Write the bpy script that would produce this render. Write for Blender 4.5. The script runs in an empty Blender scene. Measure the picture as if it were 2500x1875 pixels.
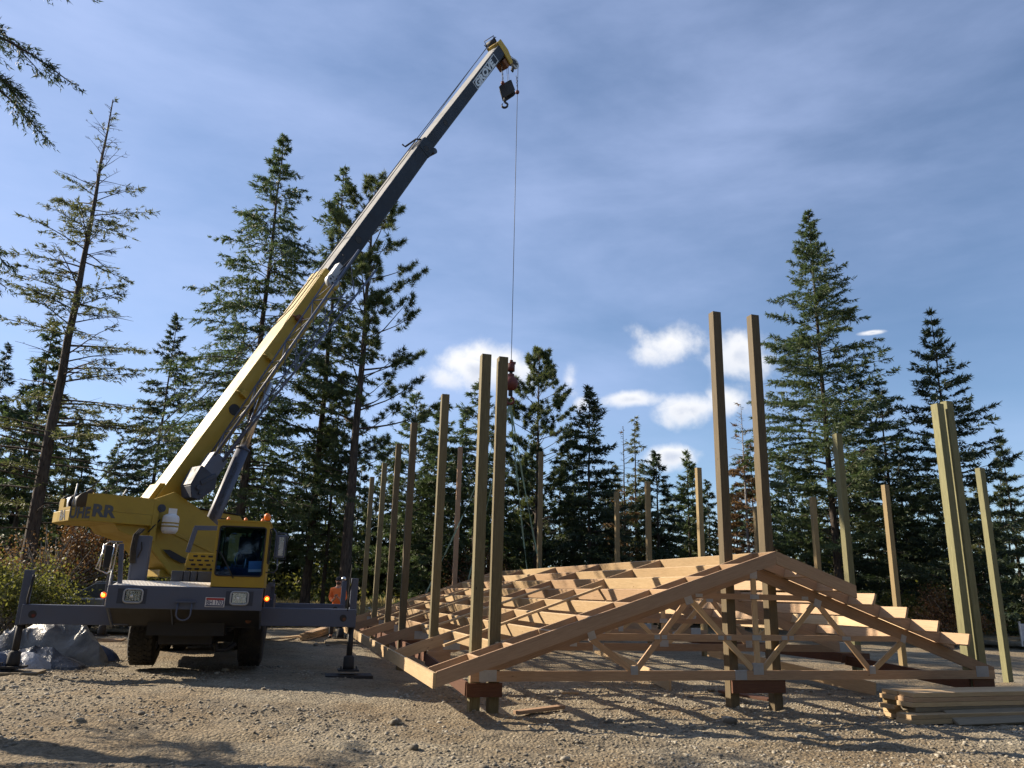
import bpy, math, random
import numpy as np
from mathutils import Vector, Matrix
random.seed(7); RNG = np.random.default_rng(7)
sc = bpy.context.scene
R = math.radians
PI = math.pi

# ------------------------------------------------------------------ camera
CAM_H = 1.64
F_PX, W_PX = 1878.0, 2500.0
pitch, roll = R(15.25), R(1.5)
fw = Vector((0, math.cos(pitch), math.sin(pitch)))
r0 = Vector((1, 0, 0)); u0 = r0.cross(fw)
rt = math.cos(roll) * r0 + math.sin(roll) * u0
up = -math.sin(roll) * r0 + math.cos(roll) * u0
cd = bpy.data.cameras.new('camera'); cam = bpy.data.objects.new('camera', cd)
sc.collection.objects.link(cam)
m = Matrix.Identity(4)
for i in range(3):
    m[i][0] = rt[i]; m[i][1] = up[i]; m[i][2] = -fw[i]
m[2][3] = CAM_H
cam.matrix_world = m
cd.sensor_width = 36.0; cd.lens = 36.0 * F_PX / W_PX
cd.clip_start = 0.05; cd.clip_end = 3000
sc.camera = cam

# ------------------------------------------------------------------ sun, sky, exposure
SUN = Vector((-0.946, 0.318, 0)).normalized()
SUN_EL = R(30)
sdir = Vector((SUN.x * math.cos(SUN_EL), SUN.y * math.cos(SUN_EL), math.sin(SUN_EL)))
sl = bpy.data.lights.new('sun', 'SUN'); sl.energy = 5.0; sl.angle = R(0.53); sl.color = (1.0, 0.86, 0.68)
so = bpy.data.objects.new('sun', sl); sc.collection.objects.link(so)
so.rotation_euler = sdir.to_track_quat('Z', 'Y').to_euler()
so.location = (-30, 10, 30)
sc.view_settings.view_transform = 'Standard'; sc.view_settings.look = 'None'
sc.view_settings.exposure = 0.85; sc.view_settings.gamma = 1.0

def px_dir(x, y):
    d = fw * F_PX + rt * (x - 1250.0) - up * (y - 937.5)
    return d.normalized()

def build_world():
    w = bpy.data.worlds.new('World'); sc.world = w; w.use_nodes = True
    nt = w.node_tree; N = nt.nodes; L = nt.links; N.clear()
    def n(t, **k):
        o = N.new(t)
        for a, b in k.items(): setattr(o, a, b)
        return o
    def math_(op, a, b=None, clamp=False):
        o = n('ShaderNodeMath', operation=op); o.use_clamp = clamp
        for i, s in enumerate((a, b)):
            if s is None: continue
            if isinstance(s, (int, float)): o.inputs[i].default_value = s
            else: L.new(s, o.inputs[i])
        return o.outputs[0]
    def mapr(v, a, b, c, d):
        o = n('ShaderNodeMapRange'); o.interpolation_type = 'SMOOTHSTEP'
        L.new(v, o.inputs[0])
        for i, q in enumerate((a, b, c, d)): o.inputs[i + 1].default_value = q
        return o.outputs[0]
    sky = n('ShaderNodeTexSky'); sky.sky_type = 'NISHITA'; sky.sun_disc = False
    sky.sun_elevation = SUN_EL; sky.sun_rotation = math.atan2(SUN.x, SUN.y)
    sky.altitude = 700; sky.air_density = 1.0; sky.dust_density = 0.25; sky.ozone_density = 3.2
    tc = n('ShaderNodeTexCoord')
    V = tc.outputs['Generated']
    # high thin cloud: noise stretched along one direction
    mp = n('ShaderNodeMapping'); L.new(V, mp.inputs[0])
    mp.inputs['Rotation'].default_value = (0.0, R(24), R(15)); mp.inputs['Scale'].default_value = (1.5, 1.6, 4.6)
    nz = n('ShaderNodeTexNoise'); L.new(mp.outputs[0], nz.inputs['Vector'])
    nz.inputs['Scale'].default_value = 1.55; nz.inputs['Detail'].default_value = 7; nz.inputs['Roughness'].default_value = 0.52
    nz.inputs['Distortion'].default_value = 0.25
    sx = n('ShaderNodeSeparateXYZ'); L.new(V, sx.inputs[0])
    # thin cloud is thicker toward the sun's side of the sky
    n4 = n('ShaderNodeTexNoise'); L.new(mp.outputs[0], n4.inputs['Vector']); n4.inputs['Scale'].default_value = 6.5; n4.inputs['Detail'].default_value = 6; n4.inputs['Roughness'].default_value = 0.6
    cv = math_('ADD', math_('MULTIPLY', math_('SUBTRACT', n4.outputs['Fac'], 0.5), 0.20), nz.outputs['Fac'])
    cv = math_('ADD', cv, math_('MULTIPLY', sx.outputs['X'], -0.34)); cv = math_('ADD', cv, math_('MULTIPLY', sx.outputs['Z'], -0.10))
    cir = mapr(cv, 0.10, 1.0, 0.03, 0.70)
    # low cumulus, each a patch of broken noise round its own direction
    n2 = n('ShaderNodeTexNoise'); L.new(V, n2.inputs['Vector'])
    n2.inputs['Scale'].default_value = 13.0; n2.inputs['Detail'].default_value = 8; n2.inputs['Roughness'].default_value = 0.58
    n3 = n('ShaderNodeTexNoise'); L.new(V, n3.inputs['Vector'])
    n3.inputs['Scale'].default_value = 8.0; n3.inputs['Detail'].default_value = 2
    cl = [(1070, 928, 120, 44), (1160, 900, 115, 52), (1250, 905, 90, 52), (1395, 930, 46, 58), (1420, 985, 30, 26), (1630, 848, 92, 56), (1590, 865, 60, 34), (1800, 865, 75, 62), (1545, 975, 80, 20),
          (1685, 1000, 85, 38), (1790, 985, 70, 48), (1650, 1112, 80, 24), (1010, 955, 40, 14), (2130, 812, 24, 5)]
    tot = None; shade = None
    for (x, y, a, b) in cl:
        c = px_dir(x, y)
        rr = Vector((c.y, -c.x, 0)).normalized(); uu_ = rr.cross(c)
        def dotn(vec, off, sc_):
            o = n('ShaderNodeVectorMath', operation='DOT_PRODUCT'); L.new(V, o.inputs[0]); o.inputs[1].default_value = vec
            return math_('MULTIPLY', math_('SUBTRACT', o.outputs['Value'], off), sc_)
        dx = dotn(rr, 0.0, F_PX / a / 1.08); dy = dotn(uu_, 0.0, F_PX / b / 1.08)
        r2 = math_('ADD', math_('MULTIPLY', dx, dx), math_('MULTIPLY', dy, dy))
        front = n('ShaderNodeVectorMath', operation='DOT_PRODUCT'); L.new(V, front.inputs[0]); front.inputs[1].default_value = c
        g = math_('SUBTRACT', 1.0, math_('SQRT', r2))
        g = math_('MULTIPLY', g, math_('GREATER_THAN', front.outputs['Value'], 0.3))
        g = math_('MAXIMUM', g, -1.0)
        tot = g if tot is None else math_('MAXIMUM', tot, g)
        sh = math_('MULTIPLY', math_('GREATER_THAN', g, -0.3), dy)
        shade = sh if shade is None else math_('ADD', shade, sh)
    dens = math_('ADD', tot, math_('MULTIPLY', math_('SUBTRACT', n2.outputs['Fac'], 0.5), 2.9))
    dens = math_('ADD', dens, math_('MULTIPLY', math_('SUBTRACT', n3.outputs['Fac'], 0.5), 1.2))
    cum = mapr(dens, 0.0, 0.95, 0.0, 0.95)
    body = mapr(math_('ADD', dens, math_('MULTIPLY', shade, -0.25)), 0.5, 1.6, 0.0, 1.0)
    ccol = n('ShaderNodeMix', data_type='RGBA'); L.new(body, ccol.inputs[0])
    ccol.inputs[6].default_value = (7.2, 7.2, 7.3, 1); ccol.inputs[7].default_value = (4.4, 4.8, 5.7, 1)
    m1 = n('ShaderNodeMix', data_type='RGBA'); L.new(cir, m1.inputs[0]); L.new(sky.outputs[0], m1.inputs[6]); m1.inputs[7].default_value = (4.1, 5.0, 7.6, 1)
    m2 = n('ShaderNodeMix', data_type='RGBA'); L.new(cum, m2.inputs[0]); L.new(m1.outputs[2], m2.inputs[6]); L.new(ccol.outputs[2], m2.inputs[7])
    bg = n('ShaderNodeBackground'); bg.inputs['Strength'].default_value = 0.082
    L.new(m2.outputs[2], bg.inputs[0])
    out = n('ShaderNodeOutputWorld'); L.new(bg.outputs[0], out.inputs[0])
build_world()

# ------------------------------------------------------------------ materials
MATS = {}
def new_mat(name):
    mt = bpy.data.materials.new(name); mt.use_nodes = True; MATS[name] = mt
    nt = mt.node_tree; b = nt.nodes['Principled BSDF']
    return mt, nt, b
def ramp(nt, fac, stops):
    r = nt.nodes.new('ShaderNodeValToRGB'); nt.links.new(fac, r.inputs[0])
    e = r.color_ramp.elements
    e[0].position, e[0].color = stops[0][0], (*stops[0][1], 1)
    e[1].position, e[1].color = stops[-1][0], (*stops[-1][1], 1)
    for p, c in stops[1:-1]:
        q = e.new(p); q.color = (*c, 1)
    return r.outputs[0]
def noise(nt, vec, scale, detail=4, rough=0.55, dist=0.0):
    t = nt.nodes.new('ShaderNodeTexNoise')
    if vec is not None: nt.links.new(vec, t.inputs['Vector'])
    t.inputs['Scale'].default_value = scale; t.inputs['Detail'].default_value = detail
    t.inputs['Roughness'].default_value = rough; t.inputs['Distortion'].default_value = dist
    return t.outputs['Fac']
def coord(nt, kind='Object', scale=None):
    t = nt.nodes.new('ShaderNodeTexCoord').outputs[kind]
    if scale:
        mp = nt.nodes.new('ShaderNodeMapping'); nt.links.new(t, mp.inputs[0]); mp.inputs['Scale'].default_value = scale
        return mp.outputs[0]
    return t
def bump(nt, b, h, strength=0.3, dist=0.01):
    n = nt.nodes.new('ShaderNodeBump'); n.inputs['Strength'].default_value = strength; n.inputs['Distance'].default_value = dist
    nt.links.new(h, n.inputs['Height']); nt.links.new(n.outputs[0], b.inputs['Normal'])
def mixc(nt, fac, a, c, mode='MIX'):
    m_ = nt.nodes.new('ShaderNodeMix'); m_.data_type = 'RGBA'; m_.blend_type = mode
    for i, q in ((0, fac), (6, a), (7, c)):
        if isinstance(q, (int, float)): m_.inputs[i].default_value = q
        elif isinstance(q, tuple): m_.inputs[i].default_value = (*q, 1)
        else: nt.links.new(q, m_.inputs[i])
    return m_.outputs[2]

def wood(name, dark, mid, light, knots=0.75, rough=0.75):
    mt, nt, b = new_mat(name)
    uv = coord(nt, 'UV', (1.1, 16.0, 1.0))
    g = noise(nt, uv, 2.2, 8, 0.62, 1.6)
    c = ramp(nt, g, [(0.28, dark), (0.5, mid), (0.72, light)])
    fine = noise(nt, coord(nt, 'UV', (3.0, 120.0, 1.0)), 2.0, 3)
    c = mixc(nt, 0.45, c, ramp(nt, fine, [(0.3, tuple(v * 0.62 for v in mid)), (0.7, tuple(min(1, v * 1.18) for v in mid))]))
    # slow tone change from board to board and along it
    tone = noise(nt, coord(nt, 'UV', (0.28, 0.6, 1.0)), 1.3, 3)
    c = mixc(nt, 0.55, c, ramp(nt, tone, [(0.3, (0.62, 0.62, 0.62)), (0.7, (1.0, 1.0, 1.0))]), 'MULTIPLY')
    if knots:
        v = nt.nodes.new('ShaderNodeTexVoronoi'); nt.links.new(coord(nt, 'UV', (1.0, 2.6, 1.0)), v.inputs['Vector']); v.inputs['Scale'].default_value = 2.6
        k = ramp(nt, v.outputs['Distance'], [(0.035, (0.22, 0.16, 0.12)), (0.075, (1, 1, 1))])
        c = mixc(nt, knots, c, k, 'MULTIPLY')
    oi = nt.nodes.new('ShaderNodeObjectInfo')     # every board its own tone
    c = mixc(nt, 1.0, c, ramp(nt, oi.outputs['Random'], [(0.0, (0.74, 0.72, 0.68)), (0.35, (0.98, 0.93, 0.86)), (0.7, (1.04, 1.02, 1.0)), (1.0, (1.16, 1.14, 1.06))]), 'MULTIPLY')
    crack = noise(nt, coord(nt, 'UV', (0.9, 55.0, 1.0)), 1.6, 2, 0.5, 0.6)
    c = mixc(nt, 0.8, c, ramp(nt, crack, [(0.25, (0.35, 0.32, 0.3)), (0.31, (1, 1, 1))]), 'MULTIPLY')
    nt.links.new(c, b.inputs['Base Color']); b.inputs['Roughness'].default_value = rough
    bump(nt, b, fine, 0.25, 0.004)
    return mt
wood('fir_lumber', (0.38, 0.24, 0.135), (0.52, 0.355, 0.215), (0.62, 0.455, 0.295))
wood('pale_lumber', (0.42, 0.29, 0.155), (0.58, 0.425, 0.245), (0.67, 0.52, 0.33))
wood('pink_lumber', (0.30, 0.19, 0.115), (0.41, 0.275, 0.175), (0.50, 0.355, 0.24))
wood('treated_post', (0.10, 0.082, 0.042), (0.17, 0.145, 0.075), (0.25, 0.22, 0.125), 0.85)
wood('green_post', (0.12, 0.115, 0.055), (0.205, 0.20, 0.098), (0.31, 0.30, 0.16), 0.85)
wood('tan_post', (0.18, 0.13, 0.062), (0.28, 0.21, 0.10), (0.37, 0.29, 0.155), 0.85)
wood('brown_post', (0.075, 0.055, 0.03), (0.13, 0.10, 0.053), (0.21, 0.165, 0.09), 0.85)
wood('stained_ledger', (0.07, 0.028, 0.015), (0.13, 0.055, 0.028), (0.21, 0.095, 0.048), 0.5)
wood('old_plank', (0.14, 0.115, 0.075), (0.24, 0.20, 0.135), (0.33, 0.28, 0.20), 0.7)

def paint(name, col, rough=0.45, dirt=(0.10, 0.085, 0.06), amount=0.35, scale=3.0, metal=0.0):
    mt, nt, b = new_mat(name)
    o = coord(nt, 'Object')
    a = noise(nt, o, scale, 7, 0.65)
    bl = noise(nt, o, scale * 9, 4, 0.6)
    c = mixc(nt, ramp(nt, a, [(0.45, (0, 0, 0)), (0.78, (amount, amount, amount))]), col, dirt)
    c = mixc(nt, ramp(nt, bl, [(0.66, (0, 0, 0)), (0.74, (amount * 0.8,) * 3)]), c, tuple(v * 0.4 for v in dirt))
    nt.links.new(c, b.inputs['Base Color'])
    nt.links.new(ramp(nt, a, [(0.3, (rough,) * 3), (0.8, (min(1, rough + 0.3),) * 3)]), b.inputs['Roughness'])
    b.inputs['Metallic'].default_value = metal
    bump(nt, b, bl, 0.06, 0.004)
    return mt
paint('crane_yellow', (0.38, 0.255, 0.022), 0.42, (0.20, 0.12, 0.04), 0.4, 1.7)
paint('crane_grey', (0.082, 0.100, 0.150), 0.42, (0.11, 0.10, 0.09), 0.28, 2.0)
paint('boom_grey', (0.015, 0.023, 0.036), 0.62, (0.035, 0.036, 0.036), 0.3, 1.4)
paint('boom_top_pale', (0.30, 0.30, 0.29), 0.7, (0.16, 0.15, 0.13), 0.5, 2.0)
paint('deck_plate', (0.66, 0.64, 0.60), 0.45, (0.35, 0.3, 0.24), 0.4, 4.0, 0.0)
paint('black_steel', (0.022, 0.022, 0.024), 0.6, (0.06, 0.05, 0.04), 0.5, 3.0)
paint('dark_blue_box', (0.035, 0.045, 0.07), 0.5, (0.05, 0.04, 0.03), 0.4, 5.0)
paint('rubber', (0.022, 0.021, 0.020), 0.85, (0.075, 0.062, 0.045), 0.7, 6.0)
paint('chrome', (0.62, 0.62, 0.62), 0.18, (0.3, 0.28, 0.24), 0.1, 6.0, 1.0)
paint('galvanised', (0.42, 0.44, 0.46), 0.5, (0.3, 0.3, 0.3), 0.3, 20.0, 0.45)
paint('white_paint', (0.74, 0.74, 0.73), 0.4, (0.35, 0.33, 0.3), 0.3, 5.0)
paint('panel_white', (0.55, 0.57, 0.60), 0.5, (0.3, 0.25, 0.2), 0.4, 2.0)
paint('letter_grey', (0.075, 0.085, 0.10), 0.6, (0.2, 0.15, 0.06), 0.3, 9.0)
paint('letter_white', (0.50, 0.56, 0.62), 0.5, (0.2, 0.2, 0.2), 0.3, 9.0)
paint('plate_red', (0.42, 0.03, 0.03), 0.5)
paint('plate_blue', (0.03, 0.05, 0.15), 0.5)
paint('ball_red', (0.12, 0.022, 0.016), 0.5, (0.05, 0.03, 0.02), 0.6, 8.0)
paint('rusty', (0.16, 0.07, 0.035), 0.85, (0.06, 0.03, 0.02), 0.6, 8.0)
paint('orange_cloth', (0.85, 0.20, 0.045), 0.85, (0.5, 0.1, 0.03), 0.3, 5.0)
paint('dark_cloth', (0.03, 0.03, 0.035), 0.9)
paint('skin', (0.50, 0.27, 0.18), 0.6, (0.4, 0.18, 0.12), 0.2)
paint('sling_green', (0.20, 0.30, 0.22), 0.8, (0.3, 0.33, 0.3), 0.5, 3.0)
paint('car_silver', (0.23, 0.25, 0.27), 0.25, (0.2, 0.18, 0.15), 0.3, 2.0, 0.5)
paint('wire', (0.05, 0.055, 0.06), 0.5)
paint('paper', (0.62, 0.68, 0.72), 0.7)
def glass(name, col, fac=0.55):
    mt = bpy.data.materials.new(name); mt.use_nodes = True; MATS[name] = mt
    nt = mt.node_tree; nt.nodes.clear()
    o = nt.nodes.new('ShaderNodeOutputMaterial'); mx = nt.nodes.new('ShaderNodeMixShader')
    t = nt.nodes.new('ShaderNodeBsdfTransparent'); t.inputs[0].default_value = (*col, 1)
    g = nt.nodes.new('ShaderNodeBsdfGlossy'); g.inputs['Roughness'].default_value = 0.03; g.inputs[0].default_value = (0.85, 0.9, 1, 1)
    fr = nt.nodes.new('ShaderNodeFresnel'); fr.inputs[0].default_value = fac + 1.0
    nt.links.new(fr.outputs[0], mx.inputs[0]); nt.links.new(t.outputs[0], mx.inputs[1]); nt.links.new(g.outputs[0], mx.inputs[2])
    nt.links.new(mx.outputs[0], o.inputs[0])
glass('cab_glass', (0.48, 0.66, 0.86), 0.36)
glass('clear_glass', (0.85, 0.88, 0.9), 0.45)
def emis(name, col, st):
    mt, nt, b = new_mat(name); b.inputs['Base Color'].default_value = (*col, 1)
    b.inputs['Emission Color'].default_value = (*col, 1); b.inputs['Emission Strength'].default_value = st; b.inputs['Roughness'].default_value = 0.3
emis('lamp_lit', (1.0, 0.42, 0.04), 2.2)
emis('lamp_rim', (1.0, 0.10, 0.005), 0.55)
paint('lamp_orange', (0.80, 0.20, 0.02), 0.3, (0.5, 0.1, 0.02), 0.1)
paint('reflector', (0.85, 0.85, 0.83), 0.12, (0.5, 0.5, 0.5), 0.2, 40.0, 1.0)

paint('car_window', (0.05, 0.06, 0.07), 0.08, (0.1, 0.1, 0.1), 0.1)
def tarp_mat(name, c1, c2, rough=0.35):
    mt, nt, b = new_mat(name); o = coord(nt, 'Object')
    a = noise(nt, o, 2.2, 5, 0.6, 0.8)
    nt.links.new(ramp(nt, a, [(0.4, c1), (0.62, c2)]), b.inputs['Base Color'])
    b.inputs['Roughness'].default_value = rough
    bump(nt, b, noise(nt, o, 14, 5, 0.6, 1.0), 0.5, 0.04)
tarp_mat('tarp_grey', (0.09, 0.086, 0.078), (0.20, 0.19, 0.165), 0.36)
tarp_mat('tarp_blue', (0.035, 0.055, 0.11), (0.08, 0.10, 0.15), 0.35)
tarp_mat('tarp_white', (0.30, 0.32, 0.36), (0.48, 0.50, 0.53), 0.4)
tarp_mat('tarp_black', (0.02, 0.022, 0.028), (0.05, 0.055, 0.065), 0.3)

def bark_mat(name, a, c):
    mt, nt, b = new_mat(name)
    v = coord(nt, 'Object', (9, 9, 1.6))
    n_ = noise(nt, v, 2.0, 6, 0.65, 0.5)
    nt.links.new(ramp(nt, n_, [(0.35, a), (0.65, c)]), b.inputs['Base Color']); b.inputs['Roughness'].default_value = 0.95
    bump(nt, b, n_, 0.8, 0.05)
bark_mat('bark', (0.025, 0.019, 0.015), (0.10, 0.078, 0.06))
bark_mat('bark_red', (0.05, 0.03, 0.02), (0.16, 0.095, 0.06))
bark_mat('bark_pale', (0.16, 0.15, 0.14), (0.36, 0.34, 0.32))
def leaf_mat(name, stops, trans=0.3, tcol=(0.20, 0.26, 0.05), s=1.3):
    mt = bpy.data.materials.new(name); mt.use_nodes = True; MATS[name] = mt
    nt = mt.node_tree; nt.nodes.clear()
    o = nt.nodes.new('ShaderNodeOutputMaterial'); mx = nt.nodes.new('ShaderNodeMixShader'); mx.inputs[0].default_value = trans
    d = nt.nodes.new('ShaderNodeBsdfPrincipled'); t = nt.nodes.new('ShaderNodeBsdfTranslucent'); t.inputs[0].default_value = (*tcol, 1)
    d.inputs['Roughness'].default_value = 0.6
    oc = coord(nt, 'Object')
    a = noise(nt, oc, s, 4, 0.6); b_ = noise(nt, oc, 11.0, 2, 0.6)
    oi = nt.nodes.new('ShaderNodeObjectInfo')
    mm = nt.nodes.new('ShaderNodeMath'); mm.operation = 'MULTIPLY_ADD'; nt.links.new(b_, mm.inputs[0]); mm.inputs[1].default_value = 0.6; nt.links.new(a, mm.inputs[2])
    m3 = nt.nodes.new('ShaderNodeMath'); m3.operation = 'MULTIPLY_ADD'; nt.links.new(oi.outputs['Random'], m3.inputs[0]); m3.inputs[1].default_value = 0.16; nt.links.new(mm.outputs[0], m3.inputs[2])
    nt.links.new(ramp(nt, m3.outputs[0], stops), d.inputs['Base Color'])
    nt.links.new(d.outputs[0], mx.inputs[1]); nt.links.new(t.outputs[0], mx.inputs[2]); nt.links.new(mx.outputs[0], o.inputs[0])
leaf_mat('fir_green', [(0.6, (0.020, 0.042, 0.024)), (0.85, (0.050, 0.080, 0.034)), (1.1, (0.105, 0.125, 0.045))], 0.30, (0.12, 0.18, 0.06))
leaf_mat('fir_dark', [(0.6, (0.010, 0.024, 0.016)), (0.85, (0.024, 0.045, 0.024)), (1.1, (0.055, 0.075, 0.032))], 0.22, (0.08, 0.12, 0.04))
leaf_mat('fir_yellow', [(0.6, (0.028, 0.042, 0.018)), (0.85, (0.066, 0.082, 0.030)), (1.1, (0.125, 0.125, 0.042))], 0.32, (0.17, 0.19, 0.06))
leaf_mat('pine_green', [(0.6, (0.024, 0.044, 0.020)), (0.85, (0.052, 0.080, 0.030)), (1.1, (0.10, 0.125, 0.05))], 0.3, (0.16, 0.20, 0.05))
leaf_mat('needle_brown', [(0.6, (0.05, 0.04, 0.02)), (0.85, (0.15, 0.075, 0.035)), (1.1, (0.19, 0.14, 0.06))], 0.35, (0.25, 0.15, 0.06))
leaf_mat('autumn_leaf', [(0.6, (0.035, 0.024, 0.012)), (0.85, (0.11, 0.045, 0.02)), (1.1, (0.17, 0.11, 0.035))], 0.3, (0.18, 0.09, 0.03))
leaf_mat('bush_green', [(0.6, (0.03, 0.042, 0.012)), (0.85, (0.075, 0.088, 0.024)), (1.1, (0.16, 0.14, 0.035))], 0.4, (0.25, 0.26, 0.05))
leaf_mat('dry_grass', [(0.6, (0.16, 0.13, 0.06)), (0.85, (0.36, 0.30, 0.15)), (1.1, (0.50, 0.43, 0.24))], 0.35, (0.4, 0.34, 0.15))

def ground_mat():
    mt, nt, b = new_mat('gravel_ground'); o = coord(nt, 'Object')
    big = noise(nt, o, 0.35, 5, 0.6); mid = noise(nt, o, 2.6, 6, 0.65); fine = noise(nt, o, 28, 5, 0.7)
    vor = nt.nodes.new('ShaderNodeTexVoronoi'); nt.links.new(o, vor.inputs['Vector']); vor.inputs['Scale'].default_value = 26.0
    vor.inputs['Randomness'].default_value = 1.0
    c = ramp(nt, fine, [(0.28, (0.18, 0.152, 0.105)), (0.52, (0.305, 0.268, 0.195)), (0.78, (0.47, 0.43, 0.34))])
    c = mixc(nt, ramp(nt, big, [(0.36, (0, 0, 0)), (0.60, (0.8,) * 3)]), c, mixc(nt, 1.0, c, (0.66, 0.53, 0.38), 'MULTIPLY'))
    dirt = noise(nt, coord(nt, 'Object', (0.35, 1.1, 1.0)), 1.1, 4, 0.6, 0.8)
    c = mixc(nt, ramp(nt, dirt, [(0.5, (0, 0, 0)), (0.66, (0.7,) * 3)]), c, (0.17, 0.142, 0.10))
    sp = nt.nodes.new('ShaderNodeSeparateColor'); nt.links.new(vor.outputs['Color'], sp.inputs[0])
    st = ramp(nt, sp.outputs[0], [(0.0, (0.6, 0.57, 0.52)), (0.55, (0.95, 0.94, 0.9)), (1.0, (1.45, 1.42, 1.36))])
    c = mixc(nt, ramp(nt, mid, [(0.4, (0.85,) * 3), (0.62, (0.12,) * 3)]), c, mixc(nt, 1.0, c, st, 'MULTIPLY'))
    nt.links.new(c, b.inputs['Base Color']); b.inputs['Roughness'].default_value = 0.95
    hm = nt.nodes.new('ShaderNodeMath'); hm.operation = 'MULTIPLY_ADD'; nt.links.new(vor.outputs['Distance'], hm.inputs[0]); hm.inputs[1].default_value = -0.9
    nt.links.new(fine, hm.inputs[2]); bump(nt, b, hm.outputs[0], 0.9, 0.045)
ground_mat()
def stone_mat():
    mt, nt, b = new_mat('stone'); o = coord(nt, 'Object')
    v = nt.nodes.new('ShaderNodeTexVoronoi'); nt.links.new(o, v.inputs['Vector']); v.inputs['Scale'].default_value = 7.0
    sp = nt.nodes.new('ShaderNodeSeparateColor'); nt.links.new(v.outputs['Color'], sp.inputs[0])
    c = ramp(nt, sp.outputs[1], [(0.0, (0.14, 0.12, 0.09)), (0.5, (0.26, 0.23, 0.175)), (1.0, (0.42, 0.38, 0.30))])
    nt.links.new(c, b.inputs['Base Color']); b.inputs['Roughness'].default_value = 0.9
stone_mat()

# ------------------------------------------------------------------ helpers
COL = sc.collection
def link(o, parent=None):
    COL.objects.link(o)
    if parent is not None: o.parent = parent
    return o
def tag(o, label, cat, group=None, kind=None):
    if label: o['label'] = label
    if cat: o['category'] = cat
    if group: o['group'] = group
    if kind: o['kind'] = kind
    return o
def empty(name, loc=(0, 0, 0), label=None, cat=None, group=None, parent=None, rz=0.0):
    o = bpy.data.objects.new(name, None); o.empty_display_size = 0.2
    link(o, parent); o.location = loc; o.rotation_euler = (0, 0, rz)
    return tag(o, label, cat, group)
def V3(p): return Vector((float(p[0]), float(p[1]), float(p[2]) if len(p) > 2 else 0.0))

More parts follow.
